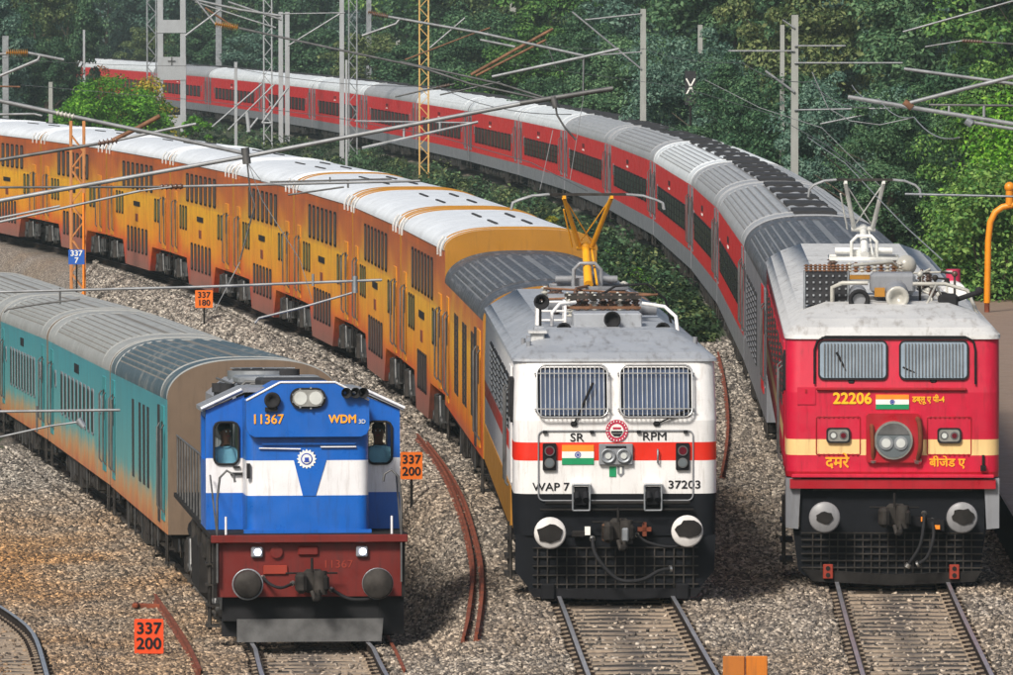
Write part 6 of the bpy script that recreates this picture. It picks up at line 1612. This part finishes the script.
tubes('cantilever', 'thin pale tube rising to the upper right corner', 44, [
    ('bracket_tube', [(903, 32), (1010, 2), (1040, -6)], .022, 'pale_tube'), ('insulator', [(962, 41), (982, 42)], .06, 'insul'), ('bracket_tube', [(925, 47), (962, 41)], .016, 'pale_tube'), ('bracket_tube', [(982, 42), (1040, 46)], .02, 'darktube')], grp=G)
tubes('cantilever', 'bare pale tube arm with a row of insulator discs at the left edge', 30, [
    ('bracket_tube', [(-30, 88), (0, 76), (38, 60), (40, 55)], .05, 'pale_tube'), ('insulator', [(6, 53), (28, 53)], .14, 'ochre'), ('bracket_tube', [(28, 53), (64, 60)], .05, 'pale_tube'), ('bracket_tube', [(-30, 55), (6, 54)], .04, 'pale_tube'), ('bracket_tube', [(-30, 115), (34, 114), (42, 116)], .04, 'pale_tube'), ('strut', [(-20, 86), (20, 87)], .03, 'rusty_iron')], grp=G)
tubes('strut_heap', 'low struts and pipes lying between the white post and the twin masts', 16.6, [
    ('strut', [(212, 127), (262, 84)], .05, 'whitepost'), ('strut', [(228, 130), (275, 84)], .04, 'whitepost'), ('strut', [(247, 112), (249, 132)], .12, 'whitepost'), ('strut', [(247, 132), (258, 118)], .06, 'whitepost'), ('strut', [(262, 123), (288, 88)], .06, 'whitepost'), ('strut', [(262, 123), (272, 123)], .06, 'whitepost')], grp=None)

def wire(label, P, r=.012, mat='darktube', sag=0.0):
    P = [Vector(p) for p in P]; a = P[0].copy(); out = []
    for i in range(len(P) - 1):
        for j in range(8):
            t = j / 8; q = P[i].lerp(P[i + 1], t); q.z -= sag * 4 * t * (1 - t); out.append(q - a)
    out.append(P[-1] - a); b = MB(); b.tube(out, r, 5); o = b.build('overhead_wire', mat, None, a); tag(o, label, 'wire', 'overhead wires'); return o
def along(key, h, ys, dx=0): return [(xat(TR[key], y) + dx, y, h) for y in ys]
wire('contact wire over the red locomotive running out to the lower right', along('rig', 5.83, (78, 90, 105, 125, 150), -.1), .009, 'pale_tube')
wire('upper wire over the red locomotive running out to the right edge', along('rig', 7.3, (78, 92, 110, 128), .1), .009, 'pale_tube', .12)
wire('wire curving down to the tube clamp at the right', [pt(812, 72, 38), pt(828, 108, 38), pt(850, 121, 38), pt(880, 125, 38), pt(912, 118, 38)], .014, 'pale_tube')
wire('contact wire over the white locomotive', along('mid', 5.85, (106, 125, 150, 175, 205, 245)), .009)
wire('level wire across the red locomotive pantograph', [pt(905, 194, 60), pt(1030, 197, 60)], .02, 'steel')
wire('thin slanting wire from the thick tube down across the red train', [pt(583, 60, 60), pt(583, 100, 60), pt(570, 180, 60)], .006, 'pale_tube')
wire('thin slanting wire beside the pantograph of the white locomotive', [pt(553, 130, 60), pt(540, 190, 60)], .006, 'pale_tube')
wire('slanting wire crossing the orange coaches', [pt(240, 262, 60), pt(215, 310, 60)], .008, 'pale_tube')
wire('long thin wire rising behind the right trees', [pt(705, 80, 34), pt(760, 108, 34), pt(822, 128, 34), pt(880, 186, 34)], .012, 'pale_tube')

for k, (lab, P, r_) in enumerate([('catenary wire sagging over the double-deck coaches', along('mid', 7.0, (112, 150, 200, 260)), .008), ('catenary wire sagging over the red coaches', along('rig', 7.1, (113, 150, 200, 260, 330)), .010),
        ('contact wire over the red coaches', along('rig', 5.85, (113, 140, 180, 240, 330)), .009), ('thin wire falling from the bracket clamp beside the orange mast', [pt(247, 160, 80), pt(262, 200, 80), pt(300, 260, 80), pt(312, 300, 80)], .005),
        ('thin wire loop hanging above the middle of the orange train', [pt(247, 162, 78), pt(262, 182, 78), pt(285, 186, 78)], .005)]):
    wire(lab, P, r_, 'pale_tube' if k > 2 else 'darktube', .18 if k < 2 else 0)

# ------------------------------------------------------------------ air
def haze():
    b = MB(); b.box((0, 3990, 20), (7000, 8200, 50)); o = b.build('haze', 'white'); m = bpy.data.materials.new('air'); m.use_nodes = True; t = m.node_tree; t.nodes.clear()
    v = t.nodes.new('ShaderNodeVolumePrincipled'); v.inputs['Color'].default_value = (.75, .88, .85, 1); v.inputs['Density'].default_value = HAZE_D; v.inputs['Anisotropy'].default_value = .3
    u = t.nodes.new('ShaderNodeOutputMaterial'); t.links.new(v.outputs[0], u.inputs['Volume']); o.data.materials[0] = m; tag(o, kind='stuff')
HAZE_D = .0003
haze()
